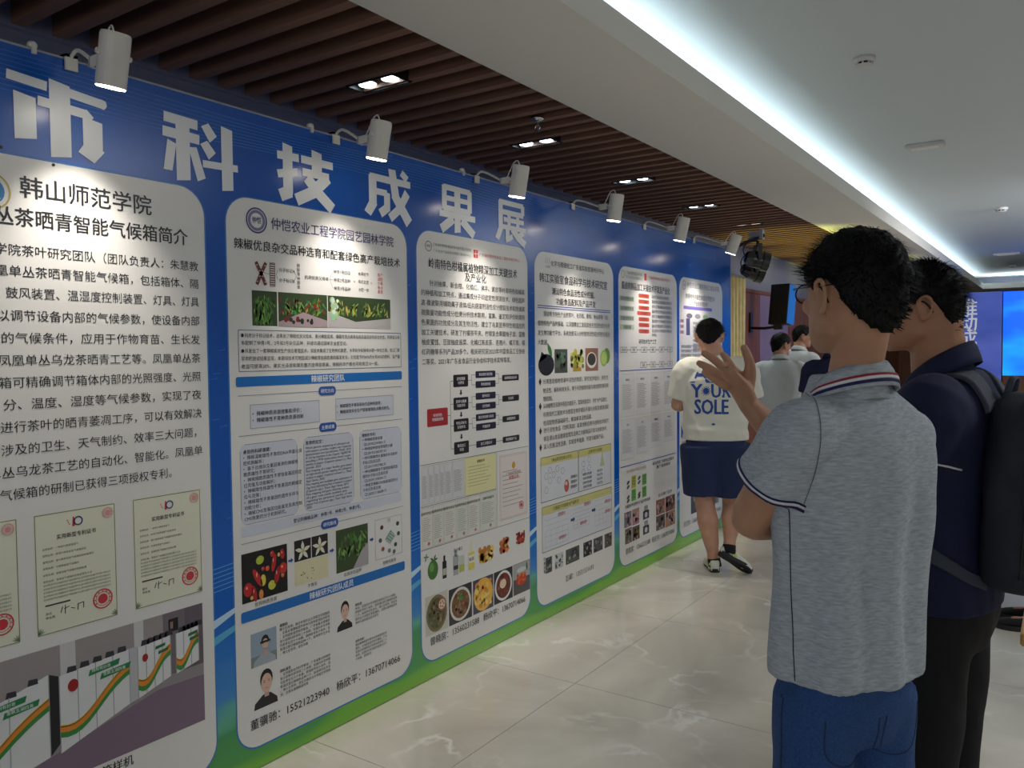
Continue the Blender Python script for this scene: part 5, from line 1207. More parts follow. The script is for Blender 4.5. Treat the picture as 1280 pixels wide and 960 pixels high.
def shoe_bm(kind='sneaker'):
    """shoe along +y, heel at y=0, toe at y=.27, sole bottom z=0; returns (upper, sole)"""
    up = bmesh.new(); S_ = [(.004, .024, .036, .052), (.03, .033, .04, .075), (.07, .034, .042, .078), (.11, .034, .04, .066), (.15, .040, .034, .052), (.19, .045, .030, .044), (.23, .042, .026, .036), (.262, .028, .022, .026), (.275, .010, .018, .016)]
    seg = 20; rings = []
    for y, hw, zc, h in S_:
        rings.append([up.verts.new((hw * se(2 * PI * k / seg, 2.6)[0] + .004 * math.sin(y * 14), y, .018 + max(0, h * .5 + h * .5 * se(2 * PI * k / seg, 2.6)[1]))) for k in range(seg)])
    for a, b in zip(rings[:-1], rings[1:]):
        for k in range(seg): up.faces.new((a[k], a[(k + 1) % seg], b[(k + 1) % seg], b[k]))
    up.faces.new(rings[0]); up.faces.new(rings[-1])
    so = bmesh.new(); A = []; B = []
    O_ = [(.0, .018), (.01, .030), (.05, .037), (.10, .033), (.15, .042), (.19, .049), (.23, .046), (.265, .030), (.28, .008)]
    pts = [(hw, y) for y, hw in O_] + [(-hw, y) for y, hw in reversed(O_)]
    zt = lambda y: .006 * max(0, (y - .2) / .08) ** 2
    A = [so.verts.new((x + .004 * math.sin(y * 14), y, 0 + zt(y))) for x, y in pts]; B = [so.verts.new((x * 1.03 + .004 * math.sin(y * 14), y, .026 + zt(y))) for x, y in pts]
    so.faces.new(A); so.faces.new(B)
    for k in range(len(A)): so.faces.new((A[k], A[(k + 1) % len(A)], B[(k + 1) % len(A)], B[k]))
    return up, so


def add_shoe(root, m, upm, solem, accent=None, label=None, midsole=None):
    up, so = shoe_bm(); xf(up, 0, m); xf(so, 0, m)
    u = obj('shoe', up, upm, root, True)
    if label: u['label'] = label
    obj('sole', so, solem, u)
    if midsole:
        bm = bmesh.new(); O_ = [(.002, .026), (.05, .0385), (.10, .036), (.15, .043), (.19, .050), (.23, .047), (.26, .034)]
        pts = [(hw, y) for y, hw in O_] + [(-hw, y) for y, hw in reversed(O_)]
        A = [bm.verts.new((x * 1.02, y, .014)) for x, y in pts]; B = [bm.verts.new((x * 1.02, y, .030)) for x, y in pts]
        bm.faces.new(A); bm.faces.new(B)
        for k in range(len(A)): bm.faces.new((A[k], A[(k + 1) % len(A)], B[(k + 1) % len(A)], B[k]))
        xf(bm, 0, m); obj('midsole', bm, midsole, u)
    if accent:
        bm = bmesh.new()
        for sx in (-1, 1): tube(bm, [(sx * .034, .03, .05), (sx * .037, .10, .045), (sx * .034, .17, .045)], [(.003, .010), (.003, .014), (.003, .006)], seg=8, n=3)
        xf(bm, 0, m); obj('side_panel', bm, accent, u, True)
    bm = bmesh.new()
    for k in range(4): tube(bm, [(-.016, .10 + .018 * k, .083 - .006 * k), (0, .104 + .018 * k, .087 - .0065 * k), (.016, .10 + .018 * k, .083 - .006 * k)], .0022, seg=6, n=2)
    xf(bm, 0, m); obj('laces', bm, M['trim_w'], u, True)
    return u


def body(root, spec, voxel):
    """one continuous skin mesh: head, neck, trunk, arms with hands, legs"""
    bm = bmesh.new(); k = spec['k']
    H = spec['H']; add_head(bm, H, spec.get('hs', 1.0))
    hb = H @ Vector((0, -.028, -.05)); sh = Vector(spec['neck'])
    tube(bm, [H @ Vector((0, -.022, -.01)), hb, sh + Vector((0, -.004, .01)), sh + Vector((0, 0, -.06))], [(.054, .056), (.056 * spec.get('nk', 1), .057 * spec.get('nk', 1)), (.060 * spec.get('nk', 1), .060 * spec.get('nk', 1)), (.075, .06)], seg=20, n=4, side=(1, 0, 0))
    xc = spec.get('xc', 0)
    T_ = spec['torso']
    loft(bm, [(z, x, y, max(.02, hw - .022), max(.02, df - .02), max(.02, db - .02)) for z, x, y, hw, df, db in T_], p=2.2)
    for a in spec['arms']:
        S_, E, W_ = Vector(a['S']), Vector(a['E']), Vector(a['W']); q = a.get('k', 1.0)
        u = S_.lerp(E, .5); f1 = E.lerp(W_, .3)
        tube(bm, [S_, S_.lerp(E, .35), S_.lerp(E, .75), E, E.lerp(W_, .28), E.lerp(W_, .7), W_], [.052 * q, .050 * q, .044 * q, .040 * q, .043 * q, .033 * q, (.028 * q, .023 * q)], seg=16, n=3)
        ellipsoid(bm, tuple(E), (.040 * q, .040 * q, .038 * q), seg=14, rings=10)
        if 'hand' in a: hand_prims(bm, W_, a['hand'][0], a['hand'][1], curl=a['hand'][2], thumb_side=a['hand'][3])
        if 'fingers' in a:
            for pts, rr in a['fingers']: tube(bm, pts, rr, seg=10, n=3)
    for l in spec['legs']:
        Hp, K, A_ = Vector(l['H']), Vector(l['K']), Vector(l['A']); q = l.get('k', 1.0); back = Vector(l.get('back', (0, -1, 0))) * (1.0 if q > .95 else .15)
        tube(bm, [Hp, Hp.lerp(K, .5), K, K.lerp(A_, .12) + back * .008, K.lerp(A_, .32) + back * .022, K.lerp(A_, .62) + back * .010, K.lerp(A_, .88), A_], [.082 * q, .074 * q, .056 * q, .054 * q, .060 * q, .046 * q, .034 * q, .035 * q], seg=18, n=3)
        toe = Vector(l['toe']); tube(bm, [A_, A_.lerp(toe, .3) + Vector((0, 0, -.03)), toe], [.034, .034, .022], seg=12, n=2)
    me = remesh(bm, voxel, 2)
    o = obj('body', me, spec['skin'], root); return o


def trousers(root, name, spec, m, voxel, hemz=None, wide=1.0, disp=None, waist=None):
    bm = bmesh.new(); T_ = spec['torso']; wz = waist or spec['waist']; cz_ = spec['crotch']; x_, y_ = spec['pc']; hw = spec['hipw']; hd = spec['hipd']
    loft(bm, [(cz_ - .03, x_, y_, hw * .82, hd * .8, hd * .85), (cz_ + .05, x_, y_, hw, hd, hd * 1.08), (cz_ + .13, x_, y_, hw, hd, hd * 1.05), (wz, x_, y_, hw * .93, hd * .95, hd * .95)], p=2.4)
    for l in spec['legs']:
        Hp, K, A_ = Vector(l['H']), Vector(l['K']), Vector(l['A']); q = l.get('k', 1.0) * wide
        if hemz:
            d = (K - Hp); t = (Hp.z - hemz) / (Hp.z - K.z); E_ = Hp + d * t
            tube(bm, [Hp + Vector((0, 0, .02)), Hp.lerp(E_, .5), E_], [(.108 * q, .112 * q), (.106 * q, .108 * q), (.103 * q, .104 * q)], seg=28, n=3, caps='flat', side=(1, 0, 0))
        else:
            tube(bm, [Hp + Vector((0, 0, .02)), Hp.lerp(K, .5), K, K.lerp(A_, .4), K.lerp(A_, 1.02)], [(.098 * q, .104 * q), (.094 * q, .099 * q), (.086 * q, .090 * q), (.078 * q, .082 * q), (.060 * q, .064 * q)], seg=24, n=4, caps='flat', side=(1, 0, 0))
    me = remesh(bm, voxel, 4, disp or fold(1.0, .006, .6, 3))
    return obj(name, me, m, root)


def shirt(root, name, spec, m, voxel, smooth=4, disp=None, sleeves=True):
    bm = bmesh.new(); loft(bm, spec['torso'], p=2.35)
    for a in spec['arms']:
        if 'sleeve' not in a: continue
        S_, E = Vector(a['S']), Vector(a['E']); e = a['sleeve']; r0, r1 = a.get('sr', (.076, .080))
        c = spec['neck'];
        inner = Vector((S_.x * .45 + c[0] * .55, (S_.y + c[1]) / 2, S_.z + .01))
        if 'W' in a and e > 1:
            W_ = Vector(a['W']); tube(bm, [inner, S_, S_.lerp(E, .5), E, E.lerp(W_, e - 1)], [(r0, r0), (r0, r0), (r0 * .92, r0 * .92), (r1, r1), (r1 * .8, r1 * .8)], seg=24, n=4, caps='flat')
        else:
            tube(bm, [inner, S_, S_.lerp(E, e * .5), S_.lerp(E, e)], [(r0 * .9, r0 * .9), (r0, r0), ((r0 + r1) / 2, (r0 + r1) / 2), (r1, r1)], seg=28, n=4, caps='flat')
    me = remesh(bm, voxel, smooth, disp)
    return obj(name, me, m, root)


def rot_head(c, yaw, pitch=0, roll=0):
    return Matrix.Translation(Vector(c)) @ Matrix.Rotation(math.radians(yaw), 4, 'Z') @ Matrix.Rotation(math.radians(pitch), 4, 'X') @ Matrix.Rotation(math.radians(roll), 4, 'Y')


def collar(root, nx, ny, nz, ra, rb, m, tilt=.25, stripes=True, h=.042):
    """folded polo collar: a flared ring, higher at the back"""
    bm = bmesh.new(); seg = 56; rows = []
    prof = [(.014, -.052), (.008, -.022), (.002, .0), (.004, .012), (.010, h * .42), (.019, h * .12), (.027, -h * .35), (.030, -h * .62)]
    cols = []
    for r_, z_ in prof + [(a - .0028, b - .001) for a, b in reversed(prof)]:
        R_ = []
        for k in range(seg):
            a = 2 * PI * k / seg; f = math.sin(a)  # f=1 front, -1 back
            zz = nz + z_ - f * tilt * .06 - max(0, f) * .012
            R_.append(bm.verts.new((nx + (ra + r_) * math.cos(a), ny + (rb + r_) * math.sin(a), zz)))
        rows.append(R_)
    for i in range(len(rows)):
        a, b = rows[i], rows[(i + 1) % len(rows)]
        for k in range(seg): bm.faces.new((a[k], a[(k + 1) % seg], b[(k + 1) % seg], b[k]))
    c = obj('collar', bm, m, root, True)
    if stripes:
        for q, (off, mm, nm) in enumerate(((-.40, M['trim_n'], 'collar_stripe'), (-.26, M['trim_w'], 'collar_stripe'), (-.16, M['trim_r'], 'collar_stripe'))):
            bm = bmesh.new(); rows = []
            t = (-off + .0); r_ = .0225 + .012 * (-off) + .003
            for dz, dr in ((-.0028, 0), (.0028, -.0012), (.0028, -.004), (-.0028, -.003)):
                rows.append([bm.verts.new((nx + (ra + r_ + dr) * math.cos(2 * PI * k / seg), ny + (rb + r_ + dr) * math.sin(2 * PI * k / seg), nz + off * h + dz - math.sin(2 * PI * k / seg) * tilt * .06 - max(0, math.sin(2 * PI * k / seg)) * .012)) for k in range(seg)])
            for i in range(4):
                a, b = rows[i], rows[(i + 1) % 4]
                for k in range(seg): bm.faces.new((a[k], a[(k + 1) % seg], b[(k + 1) % seg], b[k]))
            s_ = obj(nm, bm, mm, c, True)
    return c


def seam(root, bvh, pts, name, m, out, w=.0022, parent=None, off=.0012):
    """thin stitched line laid on cloth; pts = local points, out = ray direction pointing outwards"""
    out = Vector(out).normalized(); Q, _ = catmull(pts, 10); V = []; F = []
    for i, q in enumerate(Q):
        d = (Q[min(i + 1, len(Q) - 1)] - Q[max(i - 1, 0)]).normalized(); s = d.cross(out).normalized() * w / 2
        for sg in (-1, 1):
            h = bvh.ray_cast(q + out * .4 + s * sg, -out)
            p = h[0] if h[0] is not None else q
            V += [p + out * off, p - out * .002]
    for i in range(len(Q) - 1):
        a, b = 4 * i, 4 * (i + 1); F += [(a, b, b + 2, a + 2), (a, a + 1, b + 1, b), (a + 2, b + 2, b + 3, a + 3)]
    me = bpy.data.meshes.new(name); me.from_pydata(V, [], F); return obj(name, me, m, parent or root)


# ================= man in the grey polo =================
RA = Vector((2.092, 1.673, 0)); RZA = math.radians(55)
A = thing('person', 'man in grey marl polo and blue jeans, thin glasses, raising an open hand', 'person', RA, RZA)
MI = (Matrix.Translation(RA) @ Matrix.Rotation(RZA, 4, 'Z')).inverted()
def LA_(p): return MI @ Vector(p)
torsoA = [(.898, -.010, .0, .146, .108, .116), (.95, -.009, 0, .146, .108, .114), (1.02, -.007, 0, .147, .108, .108), (1.12, -.003, 0, .153, .108, .104), (1.22, 0, 0, .165, .110, .108), (1.31, 0, -.003, .170, .104, .114), (1.375, 0, -.008, .155, .090, .104), (1.415, 0, -.010, .122, .074, .086), (1.447, 0, -.004, .086, .062, .072), (1.478, 0, .0, .066, .058, .064)]
HA = rot_head(LA_((2.114, 1.620, 1.632)), -4, 0)
w_ = LA_
fing = [([w_(p) for p in pts], rr) for pts, rr in (
    (((1.845, 1.811, 1.415), (1.834, 1.803, 1.44), (1.812, 1.785, 1.468), (1.806, 1.782, 1.478)), [(.028, .022), (.034, .019), (.038, .015), (.034, .012)]),
    (((1.838, 1.812, 1.440), (1.830, 1.812, 1.458), (1.815, 1.806, 1.480), (1.811, 1.802, 1.488)), [.018, .019, .014, .011]),
    (((1.845, 1.812, 1.440), (1.852, 1.811, 1.468), (1.856, 1.800, 1.500), (1.847, 1.790, 1.532)), [.018, .0155, .0115, .009]),
    (((1.826, 1.805, 1.468), (1.813, 1.803, 1.490), (1.795, 1.822, 1.508), (1.781, 1.838, 1.518)), [.011, .0105, .0092, .0078]),
    (((1.818, 1.795, 1.462), (1.802, 1.791, 1.484), (1.776, 1.796, 1.506), (1.750, 1.800, 1.521)), [.011, .0108, .0098, .0082]),
    (((1.812, 1.782, 1.456), (1.796, 1.773, 1.472), (1.772, 1.770, 1.488), (1.747, 1.777, 1.498)), [.011, .0105, .0094, .0078]),
    (((1.812, 1.772, 1.446), (1.800, 1.760, 1.456), (1.782, 1.758, 1.468), (1.764, 1.764, 1.478)), [.010, .0095, .0085, .007]))]
specA = dict(k=1, H=HA, hs=1.0, neck=tuple(LA_((2.104, 1.650, 1.462))), torso=torsoA, skin=M['skin_a'], nk=.80,
    arms=[dict(S=(-.148, -.040, 1.370), E=(-.166, .078, 1.195), W=(.09, .20, 1.15), hand=((1, .25, .05), (0, -1, 0), .5, 1), sleeve=.55, sr=(.066, .075), k=1.02),
          dict(S=(.122, -.012, 1.352), E=(.145, .150, 1.155), W=tuple(w_((1.848, 1.812, 1.408))), fingers=fing, sleeve=.55, sr=(.062, .070), k=.96)],
    legs=[dict(H=(-.074, 0, .84), K=(-.085, .01, .47), A=(-.10, -.02, .08), toe=(-.13, .12, .035), k=.76), dict(H=(.074, 0, .84), K=(.09, .03, .47), A=(.11, .03, .08), toe=(.15, .16, .035), k=.76)],
    waist=.95, crotch=.80, pc=(-.010, 0), hipw=.128, hipd=.090)
body(A, specA, .0036)
head_extras(A, HA, 1.0, hair_len=.95, seed=3, volume=.014, glasses='thin', strands=2800, nape=-.080, crown_up=.1)
def exA(co):  # long soft folds hanging from the shoulder blades
    a = math.atan2(co.x, -co.y) ; z = co.z
    return .0085 * math.sin(a * 7 + (1.4 - z) * 2.2) * max(0, min(1, (1.37 - z) / .2)) * max(0, min(1, (abs(co.x) < .24)))
poA = shirt(A, 'polo_shirt', specA, M['knit'], .0062, 5, fold(.8, .009, .3, 1, exA))
bvA = bvh_of(poA.data)
for a in specA['arms']:
    S_, E = Vector(a['S']), Vector(a['E']); ax = (E - S_).normalized(); c = S_.lerp(E, a['sleeve'])
    for off, mm in ((-.005, 'trim_n'), (-.0105, 'trim_w'), (-.0150, 'trim_n')):
        sd = frame_from(ax)[0]
        rows = [(c + ax * off, (sd * math.cos(t) + ax.cross(sd) * math.sin(t)), ax) for t in [2 * PI * k / 48 for k in range(48)]]
        V, F = [], []
        for o_, d_, up_ in rows:
            for s in (-.5, .5):
                h = bvA.ray_cast(o_ + up_ * ((.0054 if mm == 'trim_w' else (.006 if off > -.01 else .003))) * s, d_)   # from the arm outwards
                p = h[0] if h[0] is not None and (h[0] - o_).length < .088 else o_ + d_ * .066
                V += [p + d_ * .0022, p - d_ * .002]
        for i in range(48):
            q, r = 4 * i, 4 * ((i + 1) % 48); F += [(q, r, r + 2, q + 2), (q, q + 1, r + 1, r), (q + 2, r + 2, r + 3, q + 3)]
        me = bpy.data.meshes.new('sleeve_stripe'); me.from_pydata(V, [], F); obj('sleeve_stripe', me, M[mm], poA, True)
collar(A, specA['neck'][0], specA['neck'][1] + .002, 1.462, .054, .056, M['knit'], tilt=.45, h=.044)
seam(A, bvA, [(-.17, -.03, 1.24), (-.19, -.03, 1.1), (-.19, -.035, .98), (-.19, -.04, .885)], 'side_seam', M['bag'], (-1, -.25, 0), parent=poA, w=.0013)
seam(A, bvA, [(-.105, .0, 1.45), (-.120, -.05, 1.425), (-.135, -.08, 1.37), (-.142, -.075, 1.31), (-.150, -.05, 1.24)], 'armhole_seam', M['seam'], (-.75, -.8, .25), parent=poA, w=.0013)
jeA = trousers(A, 'jeans', specA, M['denim'], .0085, wide=1.03)
bj = bvh_of(jeA.data)
for sx in (-1, 1):
    pk = seam(A, bj, [(sx * .03, -.2, .84), (sx * .035, -.2, .77), (sx * .085, -.2, .745), (sx * .135, -.2, .77), (sx * .14, -.2, .84)], 'back_pocket', M['denim_dark'], (sx * .2, -1, 0), parent=jeA, w=.003)
seam(A, bj, [(-.2, 0, .86), (-.2, 0, .7), (-.2, 0, .5), (-.2, 0, .2)], 'side_seam', M['denim_dark'], (-1, -.1, 0), parent=jeA, w=.003)
for sx, l in ((-1, specA['legs'][0]), (1, specA['legs'][1])):
    m_ = Matrix.Translation((l['A'][0], l['A'][1] - .06, 0)) @ Matrix.Rotation(math.radians(-sx * 12 if sx > 0 else 12), 4, 'Z')
    add_shoe(A, m_, M['black_cloth'], M['sole'])

# ================= man in the navy polo with backpack =================
RB = Vector((2.190, 2.335, 0)); RZB = math.radians(80)
B = thing('person', 'man in navy polo and black trousers, wearing a backpack, arms folded', 'person', RB, RZB)
MIb = (Matrix.Translation(RB) @ Matrix.Rotation(RZB, 4, 'Z')).inverted()
torsoB = [(.882, 0, 0, .190, .128, .125), (.93, 0, 0, .188, .132, .122), (1.03, 0, 0, .184, .130, .115), (1.13, 0, 0, .188, .128, .113), (1.23, 0, 0, .200, .126, .118), (1.32, 0, 0, .205, .118, .122), (1.385, 0, -.008, .190, .100, .112), (1.43, 0, -.012, .15, .08, .09), (1.462, 0, -.010, .09, .068, .076), (1.475, 0, -.006, .070, .062, .066)]
HB = rot_head(MIb @ Vector((2.138, 2.270, 1.632)), 14, -4)
specB = dict(k=1, H=HB, hs=.95, neck=tuple(MIb @ Vector((2.172, 2.300, 1.468))), torso=torsoB, skin=M['skin_b'], nk=1.08,
    arms=[dict(S=(-.168, -.015, 1.385), E=(-.185, .075, 1.125), W=(.045, .185, 1.165), hand=((1, .05, .1), (0, -1, 0), .4, 1), sleeve=.44, sr=(.080, .084), k=1.05),
          dict(S=(.168, -.015, 1.385), E=(.19, .085, 1.125), W=(-.04, .20, 1.135), hand=((-1, -.25, 0), (0, -1, 0), .3, -1), sleeve=.44, sr=(.080, .084), k=1.05)],
    legs=[dict(H=(-.082, 0, .83), K=(-.10, .015, .47), A=(-.105, -.02, .08), toe=(-.13, .12, .035), k=.76), dict(H=(.082, 0, .83), K=(.105, .02, .47), A=(.11, 0, .08), toe=(.14, .14, .035), k=.76)],
    waist=.95, crotch=.80, pc=(0, 0), hipw=.165, hipd=.108)
body(B, specB, .0045)
head_extras(B, HB, .95, hair_len=1.0, seed=8, volume=.014, glasses='thick', strands=2400, nape=-.095, crown_up=.3)
poB = shirt(B, 'polo_shirt', specB, M['navy_knit'], .0075, 5, fold(1, .006, .5, 4)); bvB = bvh_of(poB.data)
collar(B, specB['neck'][0], specB['neck'][1] - .004, 1.480, .064, .066, M['navy_knit'], tilt=.75, stripes=False, h=.05)
for a in specB['arms']:
    S_, E = Vector(a['S']), Vector(a['E']); ax = (E - S_).normalized(); c = S_.lerp(E, a['sleeve']); sd = frame_from(ax)[0]
    V, F = [], []
    for k in range(48):
        t = 2 * PI * k / 48; d_ = sd * math.cos(t) + ax.cross(sd) * math.sin(t)
        for s in (-.5, .5):
            h = bvB.ray_cast(c - ax * (.007 + .0045 * s), d_); p = h[0] if h[0] is not None and (h[0] - c).length < .12 else c + d_ * .085
            V += [p + d_ * .002, p - d_ * .002]
    for i in range(48):
        q, r = 4 * i, 4 * ((i + 1) % 48); F += [(q, r, r + 2, q + 2), (q, q + 1, r + 1, r), (q + 2, r + 2, r + 3, q + 3)]
    me = bpy.data.meshes.new('sleeve_stripe'); me.from_pydata(V, [], F); obj('sleeve_stripe', me, M['trim_w'], poB, True)
trousers(B, 'trousers', specB, M['black_cloth'], .010, wide=1.16)
for sx, l in ((-1, specB['legs'][0]), (1, specB['legs'][1])):
    add_shoe(B, Matrix.Translation((l['A'][0], l['A'][1] - .06, 0)) @ Matrix.Rotation(math.radians(-sx * 10), 4, 'Z'), M['black_cloth'], M['sole'])
# backpack, worn by him
bp = thing('backpack', 'dark charcoal backpack with wide grey shoulder strap, worn by the man in navy', 'backpack', RB, RZB)
bm = bmesh.new(); loft(bm, [(.95, .0, -.17, .10, .05, .06), (.98, 0, -.175, .145, .075, .085), (1.06, 0, -.18, .155, .08, .105), (1.18, 0, -.18, .155, .08, .105), (1.30, 0, -.18, .15, .072, .09), (1.38, 0, -.175, .11, .058, .07), (1.42, 0, -.17, .05, .035, .04)], p=3.2)
obj('main_bag', remesh(bm, .009, 5, fold(1.2, .006, 1, 9)), M['bag'], bp)
bm = bmesh.new(); loft(bm, [(.98, 0, -.275, .10, .02, .03), (1.01, 0, -.275, .12, .02, .045), (1.15, 0, -.275, .12, .02, .045), (1.19, 0, -.275, .10, .02, .02)], p=3.2); obj('front_pocket', remesh(bm, .008, 4), M['bag'], bp)
bm = bmesh.new()
bm2 = bmesh.new()
def strap(sx, m, wd, name):
    P_ = [(sx * .070, -.135, 1.38), (sx * .076, -.10, 1.455), (sx * .088, -.02, 1.482), (sx * .092, .075, 1.43), (sx * .104, .130, 1.32), (sx * .145, .120, 1.20), (sx * .185, .045, 1.08), (sx * .165, -.08, 1.0), (sx * .125, -.15, .975)]
    Q, _ = catmull(P_, 6); V, F = [], []
    cen = Vector((0, 0, 1.2))
    for i, q in enumerate(Q):
        d = (Q[min(i + 1, len(Q) - 1)] - Q[max(i - 1, 0)]).normalized()
        c_ = Vector((sx * .06, -.01, min(q.z - .03, 1.38))); out = (q - c_); out = (out - d * out.dot(d)).normalized()
        h = bvB.ray_cast(q + out * .12, -out)
        p = h[0] + out * .004 if h[0] is not None and (h[0] - q).length < .08 else q
        f = i / len(Q); w2 = wd * (1 if f < .62 else max(.42, 1 - (f - .62) * 2.6)) / 2
        s = d.cross(out).normalized() * w2
        V += [p - s + out * .007, p + s + out * .007, p + s - out * .006, p - s - out * .006]
    for i in range(len(Q) - 1):
        a, b = 4 * i, 4 * (i + 1)
        for j in range(4): F.append((a + j, a + (j + 1) % 4, b + (j + 1) % 4, b + j))
    F += [(3, 2, 1, 0)]; n = 4 * (len(Q) - 1); F.append((n, n + 1, n + 2, n + 3))
    me = bpy.data.meshes.new(name); me.from_pydata(V, [], F); o = obj(name, me, m, bp)
    bv = o.modifiers.new('b', 'BEVEL'); bv.width = .003; return o
bm.free(); bm2.free()
strap(-1, M['strap'], .066, 'shoulder_strap'); strap(1, M['strap'], .066, 'shoulder_strap')
bm = bmesh.new(); tube(bm, [(-.03, -.14, 1.41), (-.02, -.15, 1.45), (.02, -.15, 1.45), (.03, -.14, 1.41)], [(.008, .004)] * 4, seg=8, n=4); obj('grab_handle', bm, M['strap'], bp, True)
bm = bmesh.new(); tube(bm, [(-.150, -.20, 1.0), (-.158, -.21, 1.15), (-.152, -.21, 1.27), (-.10, -.205, 1.395), (0, -.20, 1.42), (.10, -.205, 1.395), (.152, -.21, 1.27)], .0035, seg=6, n=4); obj('zip', bm, M['black'], bp, True)

# ================= man in the white t-shirt and navy shorts =================
RC = Vector((.48, 5.42, 0)); RZC = math.radians(25)
C = thing('person', 'man seen from behind in white t-shirt with blue lettering and navy shorts, reading the posters', 'person', RC, RZC)
MIc = (Matrix.Translation(RC) @ Matrix.Rotation(RZC, 4, 'Z')).inverted()
torsoC = [(.915, -.045, 0, .222, .150, .150), (1.0, -.045, 0, .220, .155, .145), (1.1, -.045, 0, .218, .15, .135), (1.2, -.045, 0, .226, .142, .135), (1.3, -.045, 0, .232, .13, .138), (1.37, -.045, .005, .222, .112, .125), (1.43, -.045, .010, .185, .092, .10), (1.475, -.048, .018, .115, .075, .08), (1.50, -.05, .03, .078, .062, .066)]
HCm = rot_head((-.078, .060, 1.622), -8, -24)
specC = dict(k=1, H=HCm, hs=1.10, neck=(-.052, .025, 1.50), torso=torsoC, skin=M['skin_c'], nk=1.12,
    arms=[dict(S=(-.235, 0, 1.385), E=(-.300, .02, 1.15), W=(-.17, .24, 1.17), hand=((.5, .8, .1), (1, -.5, 0), .6, 1), sleeve=.82, sr=(.096, .090), k=1.12),
          dict(S=(.145, 0, 1.385), E=(.205, .02, 1.15), W=(.09, .24, 1.17), hand=((-.5, .8, .1), (-1, -.5, 0), .6, -1), sleeve=.82, sr=(.096, .090), k=1.12)],
    legs=[dict(H=(-.135, 0, .86), K=(-.115, .01, .47), A=(-.055, -.005, .085), toe=(-.065, .13, .04), k=1.22), dict(H=(.045, 0, .86), K=(.075, .035, .47), A=(.045, -.055, .190), toe=(.135, -.070, .055), k=1.2)],
    waist=.98, crotch=.80, pc=(-.045, 0), hipw=.196, hipd=.130)
body(C, specC, .0055)
head_extras(C, HCm, 1.10, hair_len=.8, seed=5, volume=.012, strands=2200, nape=-.088)
teC = shirt(C, 't_shirt', specC, M['tee'], .0085, 4, fold(.9, .007, 1.2, 6, lambda co: .006 * math.sin(co.z * 60 + co.x * 8) * max(0, 1 - abs(co.z - .99) / .09)))
bvC = bvh_of(teC.data)
trousers(C, 'shorts', specC, M['navy_short'], .009, hemz=.535, wide=1.14, waist=.96)
# lettering on the back, wrapped onto the cloth
def back_print(items):
    P_ = Print(0)
    for f in items: f(P_)
    V = []
    for x, u, v in P_.V:
        h = bvC.ray_cast(Vector((u, -.6, v)), Vector((0, 1, 0)))
        V.append(Vector((u, (h[0].y if h[0] is not None else -.14) - .0022 - x, v)))
    P_.V = V; return P_.build('back_lettering', teC, INK_C)
BLU = (44, 82, 160)
def bold_word(P_, w_, cx, cy, size, width):
    adv = [glyph(c, 0.0)[2] for c in w_]; tot = sum(adv); sx = width / (tot * size); x = cx - width / 2
    for c, a in zip(w_, adv):
        Vg, Fg, _ = glyph(c, .009)
        for q_ in range(5):
            n = len(P_.V); P_.V += [(q_ * .00012, x + (p[0] + .012 * q_) * size * sx, cy + p[1] * size) for p in Vg]
            for f in Fg: P_.F.append(tuple(i + n for i in f)); P_.C.append(BLU)
        x += a * size * sx
bx = -.088
def sun(P_):
    P_.ell(bx - .028, 1.255, .020, .022, BLU, 0, 16)
    for k in range(12):
        a = 2 * PI * k / 12; c, s = math.cos(a), math.sin(a); q = (bx - .028, 1.255)
        P_.poly([(q[0] + .022 * c - .004 * s, q[1] + .024 * s + .004 * c), (q[0] + .022 * c + .004 * s, q[1] + .024 * s - .004 * c), (q[0] + .034 * c, q[1] + .036 * s)], BLU)
for it in (lambda P_: bold_word(P_, 'ALL', bx + .02, 1.312, .21, .30), lambda P_: bold_word(P_, 'Y', bx - .092, 1.212, .13, .07), sun, lambda P_: bold_word(P_, 'UR', bx + .065, 1.212, .13, .13), lambda P_: bold_word(P_, 'SOLE', bx + .005, 1.10, .14, .225), lambda P_: P_.ell(bx + .02, 1.03, .012, .007, BLU)):
    back_print([it])
# shoes: left flat, right heel lifted
m_ = Matrix.Translation((-.050, -.065, 0)) @ Matrix.Rotation(math.radians(4), 4, 'Z')
add_shoe(C, m_, M['shoe'], M['sole'], M['shoe_y'], 'white running shoe flat on the floor', M['trim_w'])
d_ = Vector((.80, .06, -.50)).normalized(); up_ = Vector((.40, .60, .70)); up_ = (up_ - d_ * up_.dot(d_)).normalized(); sd = d_.cross(up_)
m3 = Matrix((sd, d_, up_)).transposed().to_4x4() @ Matrix.Scale(.92, 4); m3.translation = Vector((-.030, -.095, .140))
add_shoe(C, m3, M['shoe'], M['sole'], M['shoe_y'], 'white running shoe with lifted heel showing its black sole', M['trim_w'])
for l in specC['legs']:
    bm = bmesh.new(); A_ = Vector(l['A']); K_ = Vector(l['K']); u_ = (K_ - A_).normalized()
    tube(bm, [A_ - u_ * .055, A_ + u_ * .004], [.046, .0435], seg=18, n=1, caps='flat'); obj('ankle_sock', bm, M['black_cloth'], C, True)


